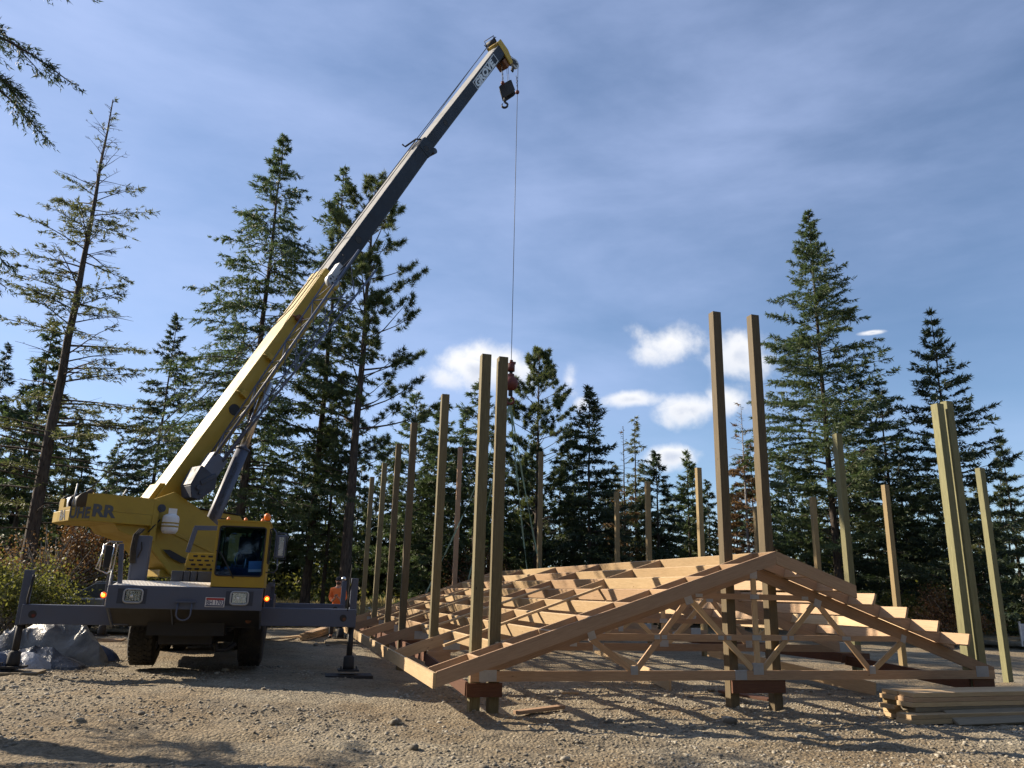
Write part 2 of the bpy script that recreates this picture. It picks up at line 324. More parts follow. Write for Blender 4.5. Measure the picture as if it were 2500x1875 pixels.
class MB:
    """collects boxes, beams, tubes and plates, then links them as one mesh"""
    def __init__(s): s.v = []; s.f = []; s.uv = []; s.sm = []; s.mi = []; s.cur = 0
    def face(s, idx, uv=None, smooth=False):
        s.f.append(tuple(idx)); s.uv.append(uv); s.sm.append(smooth); s.mi.append(s.cur)
    def quadbox(s, c8, L=None, W=None, H=None, off=None):
        """8 corners: 0-3 start ring, 4-7 end ring"""
        b = len(s.v); s.v += [tuple(p) for p in c8]
        p = [Vector(q) for q in c8]
        L = (p[4] - p[0]).length if L is None else L
        W = (p[1] - p[0]).length; H = (p[3] - p[0]).length
        o1, o2 = (random.uniform(0, 60), random.uniform(0, 60)) if off is None else off
        per = [0, W, W + H, 2 * W + H, 2 * W + 2 * H]
        for i in range(4):
            j = (i + 1) % 4
            s.face((b + i, b + j, b + 4 + j, b + 4 + i), [(o1, o2 + per[i]), (o1, o2 + per[i + 1]), (o1 + L, o2 + per[i + 1]), (o1 + L, o2 + per[i])])
        s.face((b + 3, b + 2, b + 1, b), [(o1, o2), (o1 + .02, o2), (o1 + .02, o2 + W), (o1, o2 + W)])
        s.face((b + 4, b + 5, b + 6, b + 7), [(o1, o2), (o1 + .02, o2), (o1 + .02, o2 + W), (o1, o2 + W)])
    def beam(s, p0, p1, w, hh, side, c0=0.0, c1=0.0):
        """box from p0 to p1 (centre line); w along 'side', hh along the third axis; c0,c1 shear the ends along the beam"""
        p0, p1 = V3(p0), V3(p1); d = (p1 - p0).normalized(); sd = V3(side); sd = (sd - d * sd.dot(d)).normalized(); t = d.cross(sd)
        a, b_ = sd * w / 2, t * hh / 2
        r = [p0 - a - b_, p0 + a - b_, p0 + a + b_, p0 - a + b_, p1 - a - b_, p1 + a - b_, p1 + a + b_, p1 - a + b_]
        s.quadbox(r); return s
    def box(s, lo, hi, ax=None, org=(0, 0, 0)):
        lo, hi = V3(lo), V3(hi); X, Y, Z = ax or (Vector((1, 0, 0)), Vector((0, 1, 0)), Vector((0, 0, 1))); o = V3(org)
        P = lambda x, y, z: o + X * x + Y * y + Z * z
        r = [P(lo.x, lo.y, lo.z), P(lo.x, hi.y, lo.z), P(lo.x, hi.y, hi.z), P(lo.x, lo.y, hi.z),
             P(hi.x, lo.y, lo.z), P(hi.x, hi.y, lo.z), P(hi.x, hi.y, hi.z), P(hi.x, lo.y, hi.z)]
        s.quadbox(r); return s
    def tube(s, pts, r, n=8, caps=True, r1=None):
        pts = [V3(p) for p in pts]; b = len(s.v); m_ = len(pts)
        ref = Vector((0, 0, 1))
        if abs((pts[1] - pts[0]).normalized().z) > 0.9: ref = Vector((1, 0, 0))
        acc = 0
        for i, p in enumerate(pts):
            d = (pts[min(i + 1, m_ - 1)] - pts[max(i - 1, 0)]).normalized()
            x = d.cross(ref).normalized(); y = x.cross(d)
            rr = r if r1 is None else r + (r1 - r) * i / (m_ - 1)
            if isinstance(r, (list, tuple)): rr = r[i]
            for k in range(n):
                a = 2 * PI * k / n; s.v.append(tuple(p + x * math.cos(a) * rr + y * math.sin(a) * rr))
        for i in range(m_ - 1):
            for k in range(n):
                j = (k + 1) % n; s.face((b + i * n + k, b + i * n + j, b + (i + 1) * n + j, b + (i + 1) * n + k), None, n > 5)
        if caps:
            s.face([b + k for k in reversed(range(n))]); s.face([b + (m_ - 1) * n + k for k in range(n)])
        return s
    def prism(s, poly, o, X, Y, N, t0, t1):
        """polygon (x,y) in the plane o,X,Y pushed from t0 to t1 along N"""
        o, X, Y, N = V3(o), V3(X), V3(Y), V3(N); b = len(s.v); k = len(poly)
        for t in (t0, t1):
            for (x, y) in poly: s.v.append(tuple(o + X * x + Y * y + N * t))
        s.face([b + i for i in range(k)], [tuple(q) for q in poly]); s.face([b + k + i for i in reversed(range(k))], [tuple(q) for q in reversed(poly)])
        for i in range(k):
            j = (i + 1) % k; s.face((b + j, b + i, b + k + i, b + k + j), [(0, 0), (1, 0), (1, .1), (0, .1)])
        return s
    def ball(s, c, r, n=12, sc_=(1, 1, 1)):
        c = V3(c); b = len(s.v); mm = n // 2
        for i in range(mm + 1):
            th = PI * i / mm
            for k in range(n):
                a = 2 * PI * k / n
                s.v.append((c.x + r * sc_[0] * math.sin(th) * math.cos(a), c.y + r * sc_[1] * math.sin(th) * math.sin(a), c.z + r * sc_[2] * math.cos(th)))
        for i in range(mm):
            for k in range(n):
                j = (k + 1) % n; s.face((b + i * n + k, b + (i + 1) * n + k, b + (i + 1) * n + j, b + i * n + j), None, True)
        return s
    def build(s, name, mats, parent=None, bevel=0.0, recalc=True):
        me = bpy.data.meshes.new(name)
        if isinstance(mats, str): mats = [mats]
        for q in mats: me.materials.append(MATS[q])
        me.from_pydata(s.v, [], s.f)
        ul = me.uv_layers.new(name='UVMap')
        for p, uv, sm, mi in zip(me.polygons, s.uv, s.sm, s.mi):
            p.use_smooth = sm; p.material_index = min(mi, len(mats) - 1)
            if uv:
                for li, q in zip(p.loop_indices, uv): ul.data[li].uv = q
        if recalc:
            import bmesh
            bm = bmesh.new(); bm.from_mesh(me); bmesh.ops.recalc_face_normals(bm, faces=bm.faces); bm.to_mesh(me); bm.free()
        o = bpy.data.objects.new(name, me); link(o, parent)
        if parent is not None: o.matrix_parent_inverse = Matrix.Identity(4)
        if bevel:
            md = o.modifiers.new('bevel', 'BEVEL'); md.width = bevel; md.segments = 2; md.limit_method = 'ANGLE'; md.angle_limit = R(35)
        return o
def part_of(root, o):
    """parent o (modelled in world coordinates) to root without moving it"""
    bpy.context.view_layer.update()
    o.parent = root; o.matrix_parent_inverse = root.matrix_world.inverted(); return o
class Thing:
    """an Empty at the thing's base; parts are modelled in world coordinates and hung on it"""
    def __init__(s, name, loc, label, cat, group=None):
        s.o = empty(name, loc, label, cat, group); s.inv = Matrix.Translation(-V3(loc))
    def part(s, mb, name, mats, bevel=0.0, parent=None, label=None):
        o = mb.build(name, mats, None, bevel) if isinstance(mb, MB) else mb
        o.parent = parent or s.o
        if parent is None: o.matrix_parent_inverse = s.inv.copy()
        else: o.matrix_parent_inverse = Matrix.Identity(4)
        if label: o['label'] = label
        return o

def text_mesh(body, size, name, mat, matrix, extrude=0.004, xs=1.0, bold=0.0, shear=0.0):
    cu = bpy.data.curves.new(name, 'FONT'); cu.body = body; cu.size = size; cu.extrude = extrude; cu.offset = bold; cu.shear = shear
    cu.resolution_u = 3
    t = bpy.data.objects.new(name, cu); COL.objects.link(t)
    bpy.context.view_layer.update()
    me = bpy.data.meshes.new_from_object(t.evaluated_get(bpy.context.evaluated_depsgraph_get()))
    bpy.data.objects.remove(t)
    me.transform(Matrix.Diagonal((xs, 1, 1, 1))); me.transform(matrix)
    me.materials.clear(); me.materials.append(MATS[mat]); me.name = name
    o = bpy.data.objects.new(name, me); COL.objects.link(o); return o
def frame_matrix(o, X, Y, N):
    X, Y, N, o = V3(X).normalized(), V3(Y).normalized(), V3(N).normalized(), V3(o)
    mm = Matrix.Identity(4)
    for i in range(3): mm[i][0] = X[i]; mm[i][1] = Y[i]; mm[i][2] = N[i]; mm[i][3] = o[i]
    return mm

# ------------------------------------------------------------------ terrain
def sstep(a, b, x):
    t = np.clip((x - a) / (b - a), 0, 1); return t * t * (3 - 2 * t)
_lat = RNG.random((64, 64))
def vnoise(x, y):
    xi = np.floor(x).astype(int); yi = np.floor(y).astype(int); fx = x - xi; fy = y - yi
    fx = fx * fx * (3 - 2 * fx); fy = fy * fy * (3 - 2 * fy)
    a = _lat[xi % 64, yi % 64]; b = _lat[(xi + 1) % 64, yi % 64]; c = _lat[xi % 64, (yi + 1) % 64]; d = _lat[(xi + 1) % 64, (yi + 1) % 64]
    return (a * (1 - fx) + b * fx) * (1 - fy) + (c * (1 - fx) + d * fx) * fy - 0.5
A_ = R(-16.2)
VV = Vector((math.sin(A_), math.cos(A_), 0)); UU = Vector((VV.y, -VV.x, 0))
def gz_s(x, y):
    """smooth lie of the land"""
    x = np.asarray(x, float); y = np.asarray(y, float)
    v = x * VV.x + y * VV.y
    z = 0.12 * sstep(-1.5, -4.0, x) * sstep(8, 12, y)
    z = z + 0.10 * sstep(14.0, 22, v)
    z = z + 0.85 * sstep(27, 42, y) * sstep(8, -4, x) + 0.45 * sstep(29, 42, y) * sstep(-2, 10, x)
    z = z - 0.03 * sstep(7, 2, y)
    return z
def gz(x, y): return float(gz_s(x, y))
def build_ground():
    def axis(segs):
        out = [segs[0][0]]
        for a, b, st in segs:
            n = max(1, int(round((b - a) / st))); out += list(a + (b - a) * (np.arange(1, n + 1) / n))
        return np.array(out)
    xs = axis([(-600, -60, 45), (-60, -20, 2.5), (-20, -11, .4), (-11, 12, .052), (12, 22, .35), (22, 60, 2.5), (60, 600, 45)])
    ys = axis([(-60, 0, 6), (0, 4.6, .25), (4.6, 14.2, .046), (14.2, 22, .1), (22, 40, .45), (40, 80, 3), (80, 700, 50)])
    X, Y = np.meshgrid(xs, ys, indexing='ij')
    Z = gz_s(X, Y)
    near = sstep(60, 30, np.hypot(X, Y))
    amp = near * (0.07 * vnoise(X * .45 + 7, Y * .6) + 0.05 * vnoise(X * 1.3, Y * 1.7) + 0.028 * vnoise(X * 3.7 + 9, Y * 3.9) + 0.018 * vnoise(X * 8.3, Y * 8.9))
    for (ax, ay, bx, by) in ((-9, 7.2, 13, 8.6), (-9, 9.0, 13, 10.3), (-8, 10.6, 2, 8.0), (3, 6.2, 14, 9.8)):   # wheel ruts
        L_ = math.hypot(bx - ax, by - ay); d_ = ((X - ax) * (by - ay) - (Y - ay) * (bx - ax)) / L_ + .5 * vnoise(X * .35 + ax, Y * .35)
        amp = amp + near * (-.035 * np.exp(-(d_ / .16) ** 2) + .020 * np.exp(-((np.abs(d_) - .30) / .12) ** 2)) * (.5 + vnoise(X * .5 + 4, Y * .5) + .3)
    fine = sstep(15.5, 13, Y) * (0.020 * vnoise(X * 15, Y * 16 + 3) + 0.016 * np.maximum(0, vnoise(X * 26 + 5, Y * 27)) )
    Z = Z + amp + fine
    # loose ridge and scrape near the central pair of posts
    Z += 0.055 * np.exp(-(((X - 5.2) / 1.2) ** 2 + ((Y - 11.2) / .5) ** 2)) - 0.09 * np.exp(-(((X - 4.4) / .5) ** 2 + ((Y - 14.2) / .45) ** 2))
    for (pu, pv, pr) in ((2.9, 11.1, .32), (6.86, 11.1, .28), (7.64, 11.1, .26), (11.6, 11.1, .3), (15.67, 14.17, .3), (11.7, 14.17, .3), (2.8, 14.17, .3)):
        p_ = UU * pu + VV * pv; Z += .05 * np.exp(-(((X - p_.x) ** 2 + (Y - p_.y) ** 2) / pr ** 2)) * (1.2 + 2 * vnoise(X * 5, Y * 5))
    n1, n2 = X.shape
    co = np.stack([X, Y, Z], -1).reshape(-1, 3)
    idx = np.arange(n1 * n2).reshape(n1, n2)
    f = np.stack([idx[:-1, :-1], idx[1:, :-1], idx[1:, 1:], idx[:-1, 1:]], -1).reshape(-1, 4)
    me = np_mesh('ground', co, f, 'gravel_ground', True)
    o = bpy.data.objects.new('ground', me); link(o); o['kind'] = 'structure'
    return o
def np_mesh(name, co, f, mat, smooth=False):
    me = bpy.data.meshes.new(name); k = f.shape[1]
    me.vertices.add(len(co)); me.vertices.foreach_set('co', np.asarray(co, np.float32).ravel())
    me.loops.add(f.size); me.loops.foreach_set('vertex_index', np.asarray(f, np.int32).ravel())
    me.polygons.add(len(f)); me.polygons.foreach_set('loop_start', np.arange(0, f.size, k, dtype=np.int32))
    me.polygons.foreach_set('loop_total', np.full(len(f), k, np.int32))
    if smooth: me.polygons.foreach_set('use_smooth', np.ones(len(f), bool))
    me.materials.append(MATS[mat]); me.update(calc_edges=True); me.validate()
    return me
ICO = None
def ico():
    global ICO
    if ICO is None:
        p = (1 + 5 ** .5) / 2
        v = np.array([(-1, p, 0), (1, p, 0), (-1, -p, 0), (1, -p, 0), (0, -1, p), (0, 1, p), (0, -1, -p), (0, 1, -p), (p, 0, -1), (p, 0, 1), (-p, 0, -1), (-p, 0, 1)], float)
        v /= np.linalg.norm(v[0])
        f = np.array([(0, 11, 5), (0, 5, 1), (0, 1, 7), (0, 7, 10), (0, 10, 11), (1, 5, 9), (5, 11, 4), (11, 10, 2), (10, 7, 6), (7, 1, 8), (3, 9, 4), (3, 4, 2), (3, 2, 6), (3, 6, 8), (3, 8, 9), (4, 9, 5), (2, 4, 11), (6, 2, 10), (8, 6, 7), (9, 8, 1)])
        ICO = (v, f)
    return ICO
def stones(cx, cy, cz, rad, name='gravel', mat='stone'):
    v, f = ico(); n = len(cx)
    P = v[None] * (0.72 + 0.5 * RNG.random((n, 12, 1)))
    sc_ = rad[:, None, None] * np.stack([RNG.uniform(.8, 1.5, n), RNG.uniform(.7, 1.1, n), RNG.uniform(.45, .8, n)], -1)[:, None, :]
    P = P * sc_
    a = RNG.random(n) * 2 * PI; c, s_ = np.cos(a)[:, None], np.sin(a)[:, None]
    x = P[..., 0] * c - P[..., 1] * s_; y = P[..., 0] * s_ + P[..., 1] * c
    P = np.stack([x + cx[:, None], y + cy[:, None], P[..., 2] + cz[:, None]], -1).reshape(-1, 3)
    F = (f[None] + 12 * np.arange(n)[:, None, None]).reshape(-1, 3)
    return np_mesh(name, P, F, mat)
ground = build_ground()
bpy.context.view_layer.update()
from mathutils.bvhtree import BVHTree
_dg = bpy.context.evaluated_depsgraph_get()
BVH = BVHTree.FromObject(ground, _dg)
def gtop(x, y):
    h = BVH.ray_cast(Vector((x, y, 20)), Vector((0, 0, -1)))
    return h[0].z if h[0] else 0.0
def W(u, v, z): return UU * u + VV * v + Vector((0, 0, z))

def build_gravel():
    n = 24000
    y = 4.7 + 11.5 * RNG.random(n) ** 1.25
    x = (RNG.random(n) * 2 - 1) * (y * 0.74 + 1)
    # stones gather in drifts
    keep = vnoise(x * .9, y * 1.2) + 0.6 * vnoise(x * .3 + 5, y * .5) + 0.30 * RNG.random(n) > -0.02
    x, y = x[keep], y[keep]
    r = 0.006 + 0.019 * RNG.random(len(x)) ** 2.8 + 0.0011 * y * RNG.random(len(x))
    big = RNG.random(len(x)) < 0.015; r[big] *= 1.9
    z = np.array([gtop(a, b) for a, b in zip(x, y)]) + r * 0.15
    me = stones(x, y, z, r)
    o = bpy.data.objects.new('gravel', me); link(o); o['kind'] = 'stuff'; o['label'] = 'loose grey gravel and pebbles strewn over the ground'; o['category'] = 'gravel'
build_gravel()

# ------------------------------------------------------------------ pole-barn posts
UD = tuple(UU); VD = tuple(VV)
POST_MAT = {}
def post(u, v, ztop, w=0.15, mat='treated_post', label='', lean=(0, 0), dz=-0.3):
    base = W(u + w / 2, v + w / 2, 0); g = gtop(base.x, base.y)
    t = Thing('timber_post', (base.x, base.y, g), label, 'post', 'timber posts of the pole barn')
    b = MB(); top = W(u + w / 2 + lean[0], v + w / 2 + lean[1], ztop); bot = base + Vector((0, 0, g + dz))
    b.beam(bot, top, w, w, UU); o = t.part(b, 'shaft', mat, 0.006)
    return t
ZT = 5.35
post(2.72, 11.05, 5.22, label='square timber post at the near left corner, left one of the closest pair', mat='treated_post')
post(2.995, 11.06, 5.21, label='square timber post just left of the hanging red ball', mat='treated_post')
post(6.79, 11.03, 6.45, label='tall brown post left of the roof peak, left one of the two tallest', mat='brown_post', w=0.155)
post(7.565, 11.05, 6.50, label='tall brown post nearest the big fir, right one of the two tallest', mat='brown_post', w=0.155)
post(11.42, 11.05, 5.25, label='pale green post at the near right corner, front one of the right pair', mat='green_post', w=0.155)
post(11.68, 11.08, 5.33, label='green post tucked behind its pale neighbour at the near right corner', mat='green_post', w=0.15)
LN = ['second', 'third', 'fourth', 'fifth', 'sixth']
lu = [2.71, 2.62, 2.72, 2.75, 2.73]; lh = [5.31, 5.36, 5.42, 5.37, 5.35]; lm = ['treated_post', 'brown_post', 'brown_post', 'treated_post', 'treated_post']
for i in range(5):
    v = 14.1 + 3.05 * i
    post(lu[i], v, lh[i], w=0.145, mat=lm[i], label=f'weathered post in the left row, {LN[i]} back from the near corner pair')
for i, (u, z, mt) in enumerate([(11.66, 5.28, 'green_post'), (11.66, 5.33, 'brown_post'), (11.66, 5.4, 'tan_post'), (11.5, 5.36, 'tan_post'), (11.75, 5.4, 'tan_post')]):
    post(u, 14.1 + 3.05 * i, z, w=0.15, mat=mt, label=['green post with a dark top behind the right side of the roof frame', 'post mostly hidden behind the taller of the two peak posts',
        'tan post just left of the two tallest posts', 'tan post with a chipped left edge rising over the middle of the ridge', 'short looking tan post over the ridge, left of the chipped one'][i])
for i in range(4):
    v = 14.1 + 3.05 * i
    post(15.6, v, 4.76 if i else 4.78, w=0.145, mat='tan_post' if i else 'green_post', label=['pale yellow green post standing alone at the far right of the site', 'tan post of the outer right row, seen above the rafter ends',
        'tan post of the outer right row, just left of the dark topped green post', 'thin looking far tan post just left of the right peak post'][i])
post(5.74, 26.3, 6.62, w=0.15, mat='pink_lumber', label='reddish tan post at the back wall, behind the left half of the ridge')
post(8.76, 26.3, 6.68, w=0.15, mat='tan_post', label='tan post at the back wall behind the slings, tallest of the back row')

# ------------------------------------------------------------------ ledgers that carry the trusses
def board_thing(name, p0, p1, w, hh, side, mat, label, cat, group=None, bevel=0.003):
    b = MB(); b.beam(p0, p1, w, hh, side)
    mid = (V3(p0) + V3(p1)) / 2; loc = Vector((mid.x, mid.y, min(V3(p0).z, V3(p1).z)))
    for i, q in enumerate(b.v): b.v[i] = tuple(Vector(q) - loc)
    o = b.build(name, mat, None, bevel); o.location = loc
    return tag(o, label, cat, group)
GL = 'stained ledger boards nailed to the posts'
board_thing('ledger_board', W(2.66, 11.015, .345), W(3.17, 11.015, .345), .038, .184, VV, 'stained_ledger', 'red brown stained board across the foot of the near left post pair', 'board', GL)
board_thing('ledger_board', W(6.80, 11.0, .36), W(7.735, 11.0, .36), .038, .184, VV, 'stained_ledger', 'dark red brown board joining the feet of the two tallest posts', 'board', GL)
board_thing('ledger_board', W(11.43, 11.015, .37), W(11.86, 11.015, .37), .038, .184, VV, 'stained_ledger', 'dark red brown board across the foot of the near right post pair', 'board', GL)
board_thing('ledger_board', W(2.66, 11.02, .36), W(2.66, 14.1, .50), .038, .184, UU, 'stained_ledger', 'stained board running back from the near left post under the eave', 'board', GL)
board_thing('ledger_board', W(11.39, 11.05, .36), W(11.39, 14.1, .50), .038, .184, UU, 'stained_ledger', 'stained board running back from the near right post pair', 'board', GL)
for i in range(5):
    v = 14.1 + 3.05 * i
    board_thing('ledger_board', W(2.66, v - .05, .54), W(3.08, v - .05, .54), .038, .19, VV, 'stained_ledger' if i % 2 else 'pink_lumber', f'short board under the truss heel at the {LN[i]} post of the left row', 'board', GL)
    board_thing('ledger_board', W(11.25, v - .05, .54), W(11.95, v - .05, .54), .038, .19, VV, 'stained_ledger', f'dark board under the truss heel at the {LN[i]} post of the inner right row', 'board', GL)
    if i < 4:
        board_thing('ledger_board', W(2.66, v + .08, .54), W(2.66, v + 2.9, .54), .038, .184, UU, 'stained_ledger', f'long stained board running back from the {LN[i]} post of the left row', 'board', GL)
        board_thing('ledger_board', W(11.39, v + .08, .54), W(11.39, v + 2.9, .54), .038, .184, UU, 'stained_ledger', f'long stained board running back from the {LN[i]} post of the inner right row', 'board', GL)

# ------------------------------------------------------------------ roof frame
SL = 1 / 3.0; UC = 7.26; ZR = 2.37; CA = math.cos(math.atan(SL)); SA = math.sin(math.atan(SL))
def ztop(u): return ZR - SL * abs(u - UC)
roof = Thing('truss_assembly', tuple(W(UC, 18.7, 0.1)), 'bare gable roof frame of new lumber resting low among the posts, ready to be lifted', 'roof trusses')
def sloped(mb, u0, u1, v0, v1, top_off, depth):
    """rafter on edge with plumb ends, top face top_off below the roof plane, straight from u0 to u1 on one slope"""
    dz = depth / CA
    pts = [(u0, ztop(u0) - top_off - dz), (u1, ztop(u1) - top_off - dz), (u1, ztop(u1) - top_off), (u0, ztop(u0) - top_off)]
    L = abs(u1 - u0) / CA
    c = [W(u, v, z) for v in (v0, v1) for (u, z) in pts]
    # ring order start: at u0 ; end: at u1
    st = [c[0], c[4], c[7], c[3]]; en = [c[1], c[5], c[6], c[2]]
    mb.quadbox(st + en, L); return mb
def member(mb, a, b, w, v, th):
    mb.beam(W(a[0], v, a[1]), W(b[0], v, b[1]), th, w, VV)
def plate(mb, u, z, w, hh, v, ang=0.0, ribs='v'):
    X = UU * math.cos(ang) + Vector((0, 0, 1)) * math.sin(ang); Y = -UU * math.sin(ang) + Vector((0, 0, 1)) * math.cos(ang)
    o = W(u, v, z)
    mb.box((-w / 2, -hh / 2, -.0225), (w / 2, hh / 2, .0225), (X, Y, VV), o)
    if ribs == 'v':
        n = max(4, int(w / .022))
        for k in range(n):
            x = -w / 2 + (k + .5) * w / n
            mb.box((x - .004, -hh / 2 + .004, -.0255), (x + .004, hh / 2 - .004, -.0225), (X, Y, VV), o)
    else:
        n = max(4, int(hh / .022))
        for k in range(n):
            y = -hh / 2 + (k + .5) * hh / n
            mb.box((-w / 2 + .004, y - .004, -.0255), (w / 2 - .004, y + .004, -.0225), (X, Y, VV), o)
TD = 0.184 / CA
def make_truss(v, front):
    tr = MB()
    vc = v + .019
    zb = .455 if front else .655
    cmat = ['pink_lumber']
    uL, uR = 2.70, 11.86
    # top chords (sit just below the rafters)
    for (a, b_) in ((uL, UC - .001), (uR, UC + .001)):
        dz = TD; z = lambda u: ztop(u) - TD - .002
        za, zb2 = z(a), z(b_)
        lowa = max(za - dz, zb + .14) if front else max(za - dz, min(za - .02, zb + .05))
        st = [W(a, v, min(lowa, za - .03)), W(a, v + .038, min(lowa, za - .03)), W(a, v + .038, za), W(a, v, za)]
        k = a + (.45 if a < UC else -.45)
        md = [W(k, v, z(k) - dz), W(k, v + .038, z(k) - dz), W(k, v + .038, z(k)), W(k, v, z(k))]
        en = [W(b_, v, zb2 - dz), W(b_, v + .038, zb2 - dz), W(b_, v + .038, zb2), W(b_, v, zb2)]
        tr.quadbox(st + md); tr.quadbox(md + en)
    root = roof.part(tr, 'truss', 'pink_lumber', 0.0)
    bc = MB(); member(bc, (uL + (0 if front else .1), zb + .07), (UC - .3, zb + .07), .138, vc, .037); member(bc, (UC - .298, zb + .07), (uR - (0 if front else .1), zb + .07), .138, vc, .037)
    roof.part(bc, 'bottom_chord', 'pink_lumber', 0.0, root)
    zt = zb + .14
    if front:
        rows = [('mid_chord', [((4.52, 1.068), (10.02, 1.082))], .086, .036), ('collar_tie', [((6.02, 1.685), (8.70, 1.69))], .086, .036)]
        webs = [((4.50, 1.03), (5.13, zt + .01)), ((5.21, zt + .01), (6.08, 1.60)), ((6.16, 1.60), (7.16, zt + .02)), ((7.36, zt + .02), (8.36, 1.60)), ((8.44, 1.60), (9.33, zt + .01)), ((9.41, zt + .01), (10.02, 1.04))]
    else:
        rows = [('mid_chord', [((5.0, 1.21), (9.52, 1.21))], .086, .036)]
        webs = [((4.85, 1.15), (5.35, zt)), ((5.45, zt), (6.2, 1.64)), ((6.3, 1.64), (7.16, zt)), ((7.36, zt), (8.22, 1.64)), ((8.32, 1.64), (9.07, zt)), ((9.17, zt), (9.67, 1.15))]
    for nm, segs, w, th in rows:
        b = MB()
        for a, c in segs: member(b, a, c, w, vc + .0005, th)
        roof.part(b, nm, 'pink_lumber' if nm != 'collar_tie' else 'pink_lumber', 0.0, root)
    for k, (a, c) in enumerate(webs):
        b = MB(); member(b, a, c, .085, vc + .002 + .0008 * (k % 2), .031); roof.part(b, 'web', 'pale_lumber' if k in (2, 3, 5) else 'fir_lumber', 0.0, root)
    b = MB(); member(b, (UC, zt + .02), (UC, 2.00), .085, vc - .0006, .0335); roof.part(b, 'king_post', 'pale_lumber', 0.0, root)
    if front:
        pl = [(2.95, .535, .25, .15, 0, 'v'), (4.50, 1.085, .115, .12, SL, 'v'), (5.17, .60, .115, .12, 0, 'v'), (6.95, .53, .20, .138, 0, 'v'), (UC, .62, .18, .17, 0, 'v'),
              (9.37, .60, .115, .12, 0, 'v'), (11.60, .575, .26, .17, 0, 'v'), (10.04, 1.085, .10, .12, -SL, 'v'), (UC, 2.045, .13, .15, 0, 'h'), (8.42, 1.615, .13, .12, -SL, 'v'),
              (6.10, 1.615, .13, .12, SL, 'v'), (5.55, 1.07, .09, .06, 0, 'v'), (5.67, 1.07, .09, .06, 0, 'v'), (6.63, 1.07, .10, .06, 0, 'v'), (6.77, 1.07, .08, .06, 0, 'v'),
              (UC, 1.075, .16, .075, 0, 'v'), (7.76, 1.078, .10, .06, 0, 'v'), (7.89, 1.078, .08, .06, 0, 'v'), (8.92, 1.08, .16, .06, 0, 'v'), (UC, 1.69, .16, .07, 0, 'v'), (6.28, 1.69, .12, .05, 0, 'v'), (8.19, 1.69, .12, .05, 0, 'v')]
    else:
        pl = [(3.10, .74, .30, .16, 0, 'v'), (5.40, .80, .14, .14, 0, 'v'), (5.9, .72, .22, .12, 0, 'v'), (UC, .82, .18, .17, 0, 'v'), (9.12, .80, .14, .14, 0, 'v'), (11.40, .75, .30, .18, 0, 'v'),
              (6.24, 1.66, .15, .16, 0, 'v'), (8.28, 1.66, .15, .16, 0, 'v'), (4.9, 1.2, .13, .13, SL, 'v'), (9.62, 1.2, .13, .13, -SL, 'v'), (UC, 1.21, .16, .08, 0, 'v')]
    for (u, z, w, hh, an, rb) in pl:
        b = MB(); plate(b, u, z, w, hh, vc, an, rb); roof.part(b, 'connector_plate', 'galvanised', 0.0, root)
make_truss(10.97, True)
for i in range(5): make_truss(14.06 + 3.05 * i, False)
# rafters above every truss
for i in range(6):
    v = (10.90 if i == 0 else 14.06 + 3.05 * (i - 1))
    b = MB(); sloped(b, 2.095, UC - .002, v, v + .038, 0, .184); roof.part(b, 'rafter', 'pink_lumber' if i % 2 == 0 else 'fir_lumber', 0.0)
    b = MB(); sloped(b, 11.0, UC + .002, v, v + .038, 0, .184); roof.part(b, 'rafter', 'pink_lumber', 0.0)
# eave fascia and fly rafters
VF = 10.34
b = MB()
fv = [VF, 13.2, 16.0, 19.6, 23.2, 26.55]
for a, c in zip(fv[:-1], fv[1:]):
    b = MB(); b.beam(W(2.072, a + .001, .541), W(2.072, c - .001, .541), .038, .19, UU); roof.part(b, 'fascia_board', 'pale_lumber', 0.0)
b = MB(); sloped(b, 2.095, UC - .0015, VF, VF + .038, 0, .184); roof.part(b, 'fly_rafter', 'pink_lumber', 0.0)
b = MB(); sloped(b, UC + .0015, 8.67, VF, VF + .038, 0, .184); roof.part(b, 'fly_rafter', 'pink_lumber', 0.0)
b = MB(); sloped(b, 2.095, UC - .0015, 26.5, 26.538, 0, .184); roof.part(b, 'fly_rafter', 'fir_lumber', 0.0)
# purlins hung between the rafters, on edge and square to the slope
def purlin(u, v0, v1, mat):
    s_ = -1 if u < UC else 1
    nrm = Vector(UU * (s_ * SA)) + Vector((0, 0, CA)); tan = Vector(UU * CA * s_) - Vector((0, 0, SA))
    c = lambda v: W(u, v, ztop(u) - .002) - nrm * .092
    b = MB(); b.beam(c(v0), c(v1), .038, .184, tan); roof.part(b, 'purlin', mat, 0.0)
vs = [10.94] + [14.1 + 3.05 * i for i in range(5)]
lus = [UC - .03, 6.63, 6.03, 5.42, 4.83, 4.24, 3.66, 3.08]
rus = [UC + .585 * k for k in range(1, 7)]
k = 0
for i in range(5):
    for u in lus:
        a, c = vs[i], vs[i + 1] - .042
        if i == 0: a = 10.941
        jit = random.uniform(-.008, .008)
        purlin(u + jit, a, c, random.choice(['pale_lumber', 'pale_lumber', 'fir_lumber']))
    for u in rus: purlin(u, vs[i] + (0 if i else .001), vs[i + 1] - .042, random.choice(['fir_lumber', 'fir_lumber', 'pale_lumber']))
# overhanging ends in front of the first truss
for u in [2.64, 3.11, 3.66, 4.24, 4.83, 5.42, 6.03, 6.63, UC - .03]: purlin(u, VF + .039, 10.899, 'fir_lumber')
for u in rus: purlin(u, (VF + .039 if u < 8.7 else VF - .01), 10.899, 'fir_lumber')

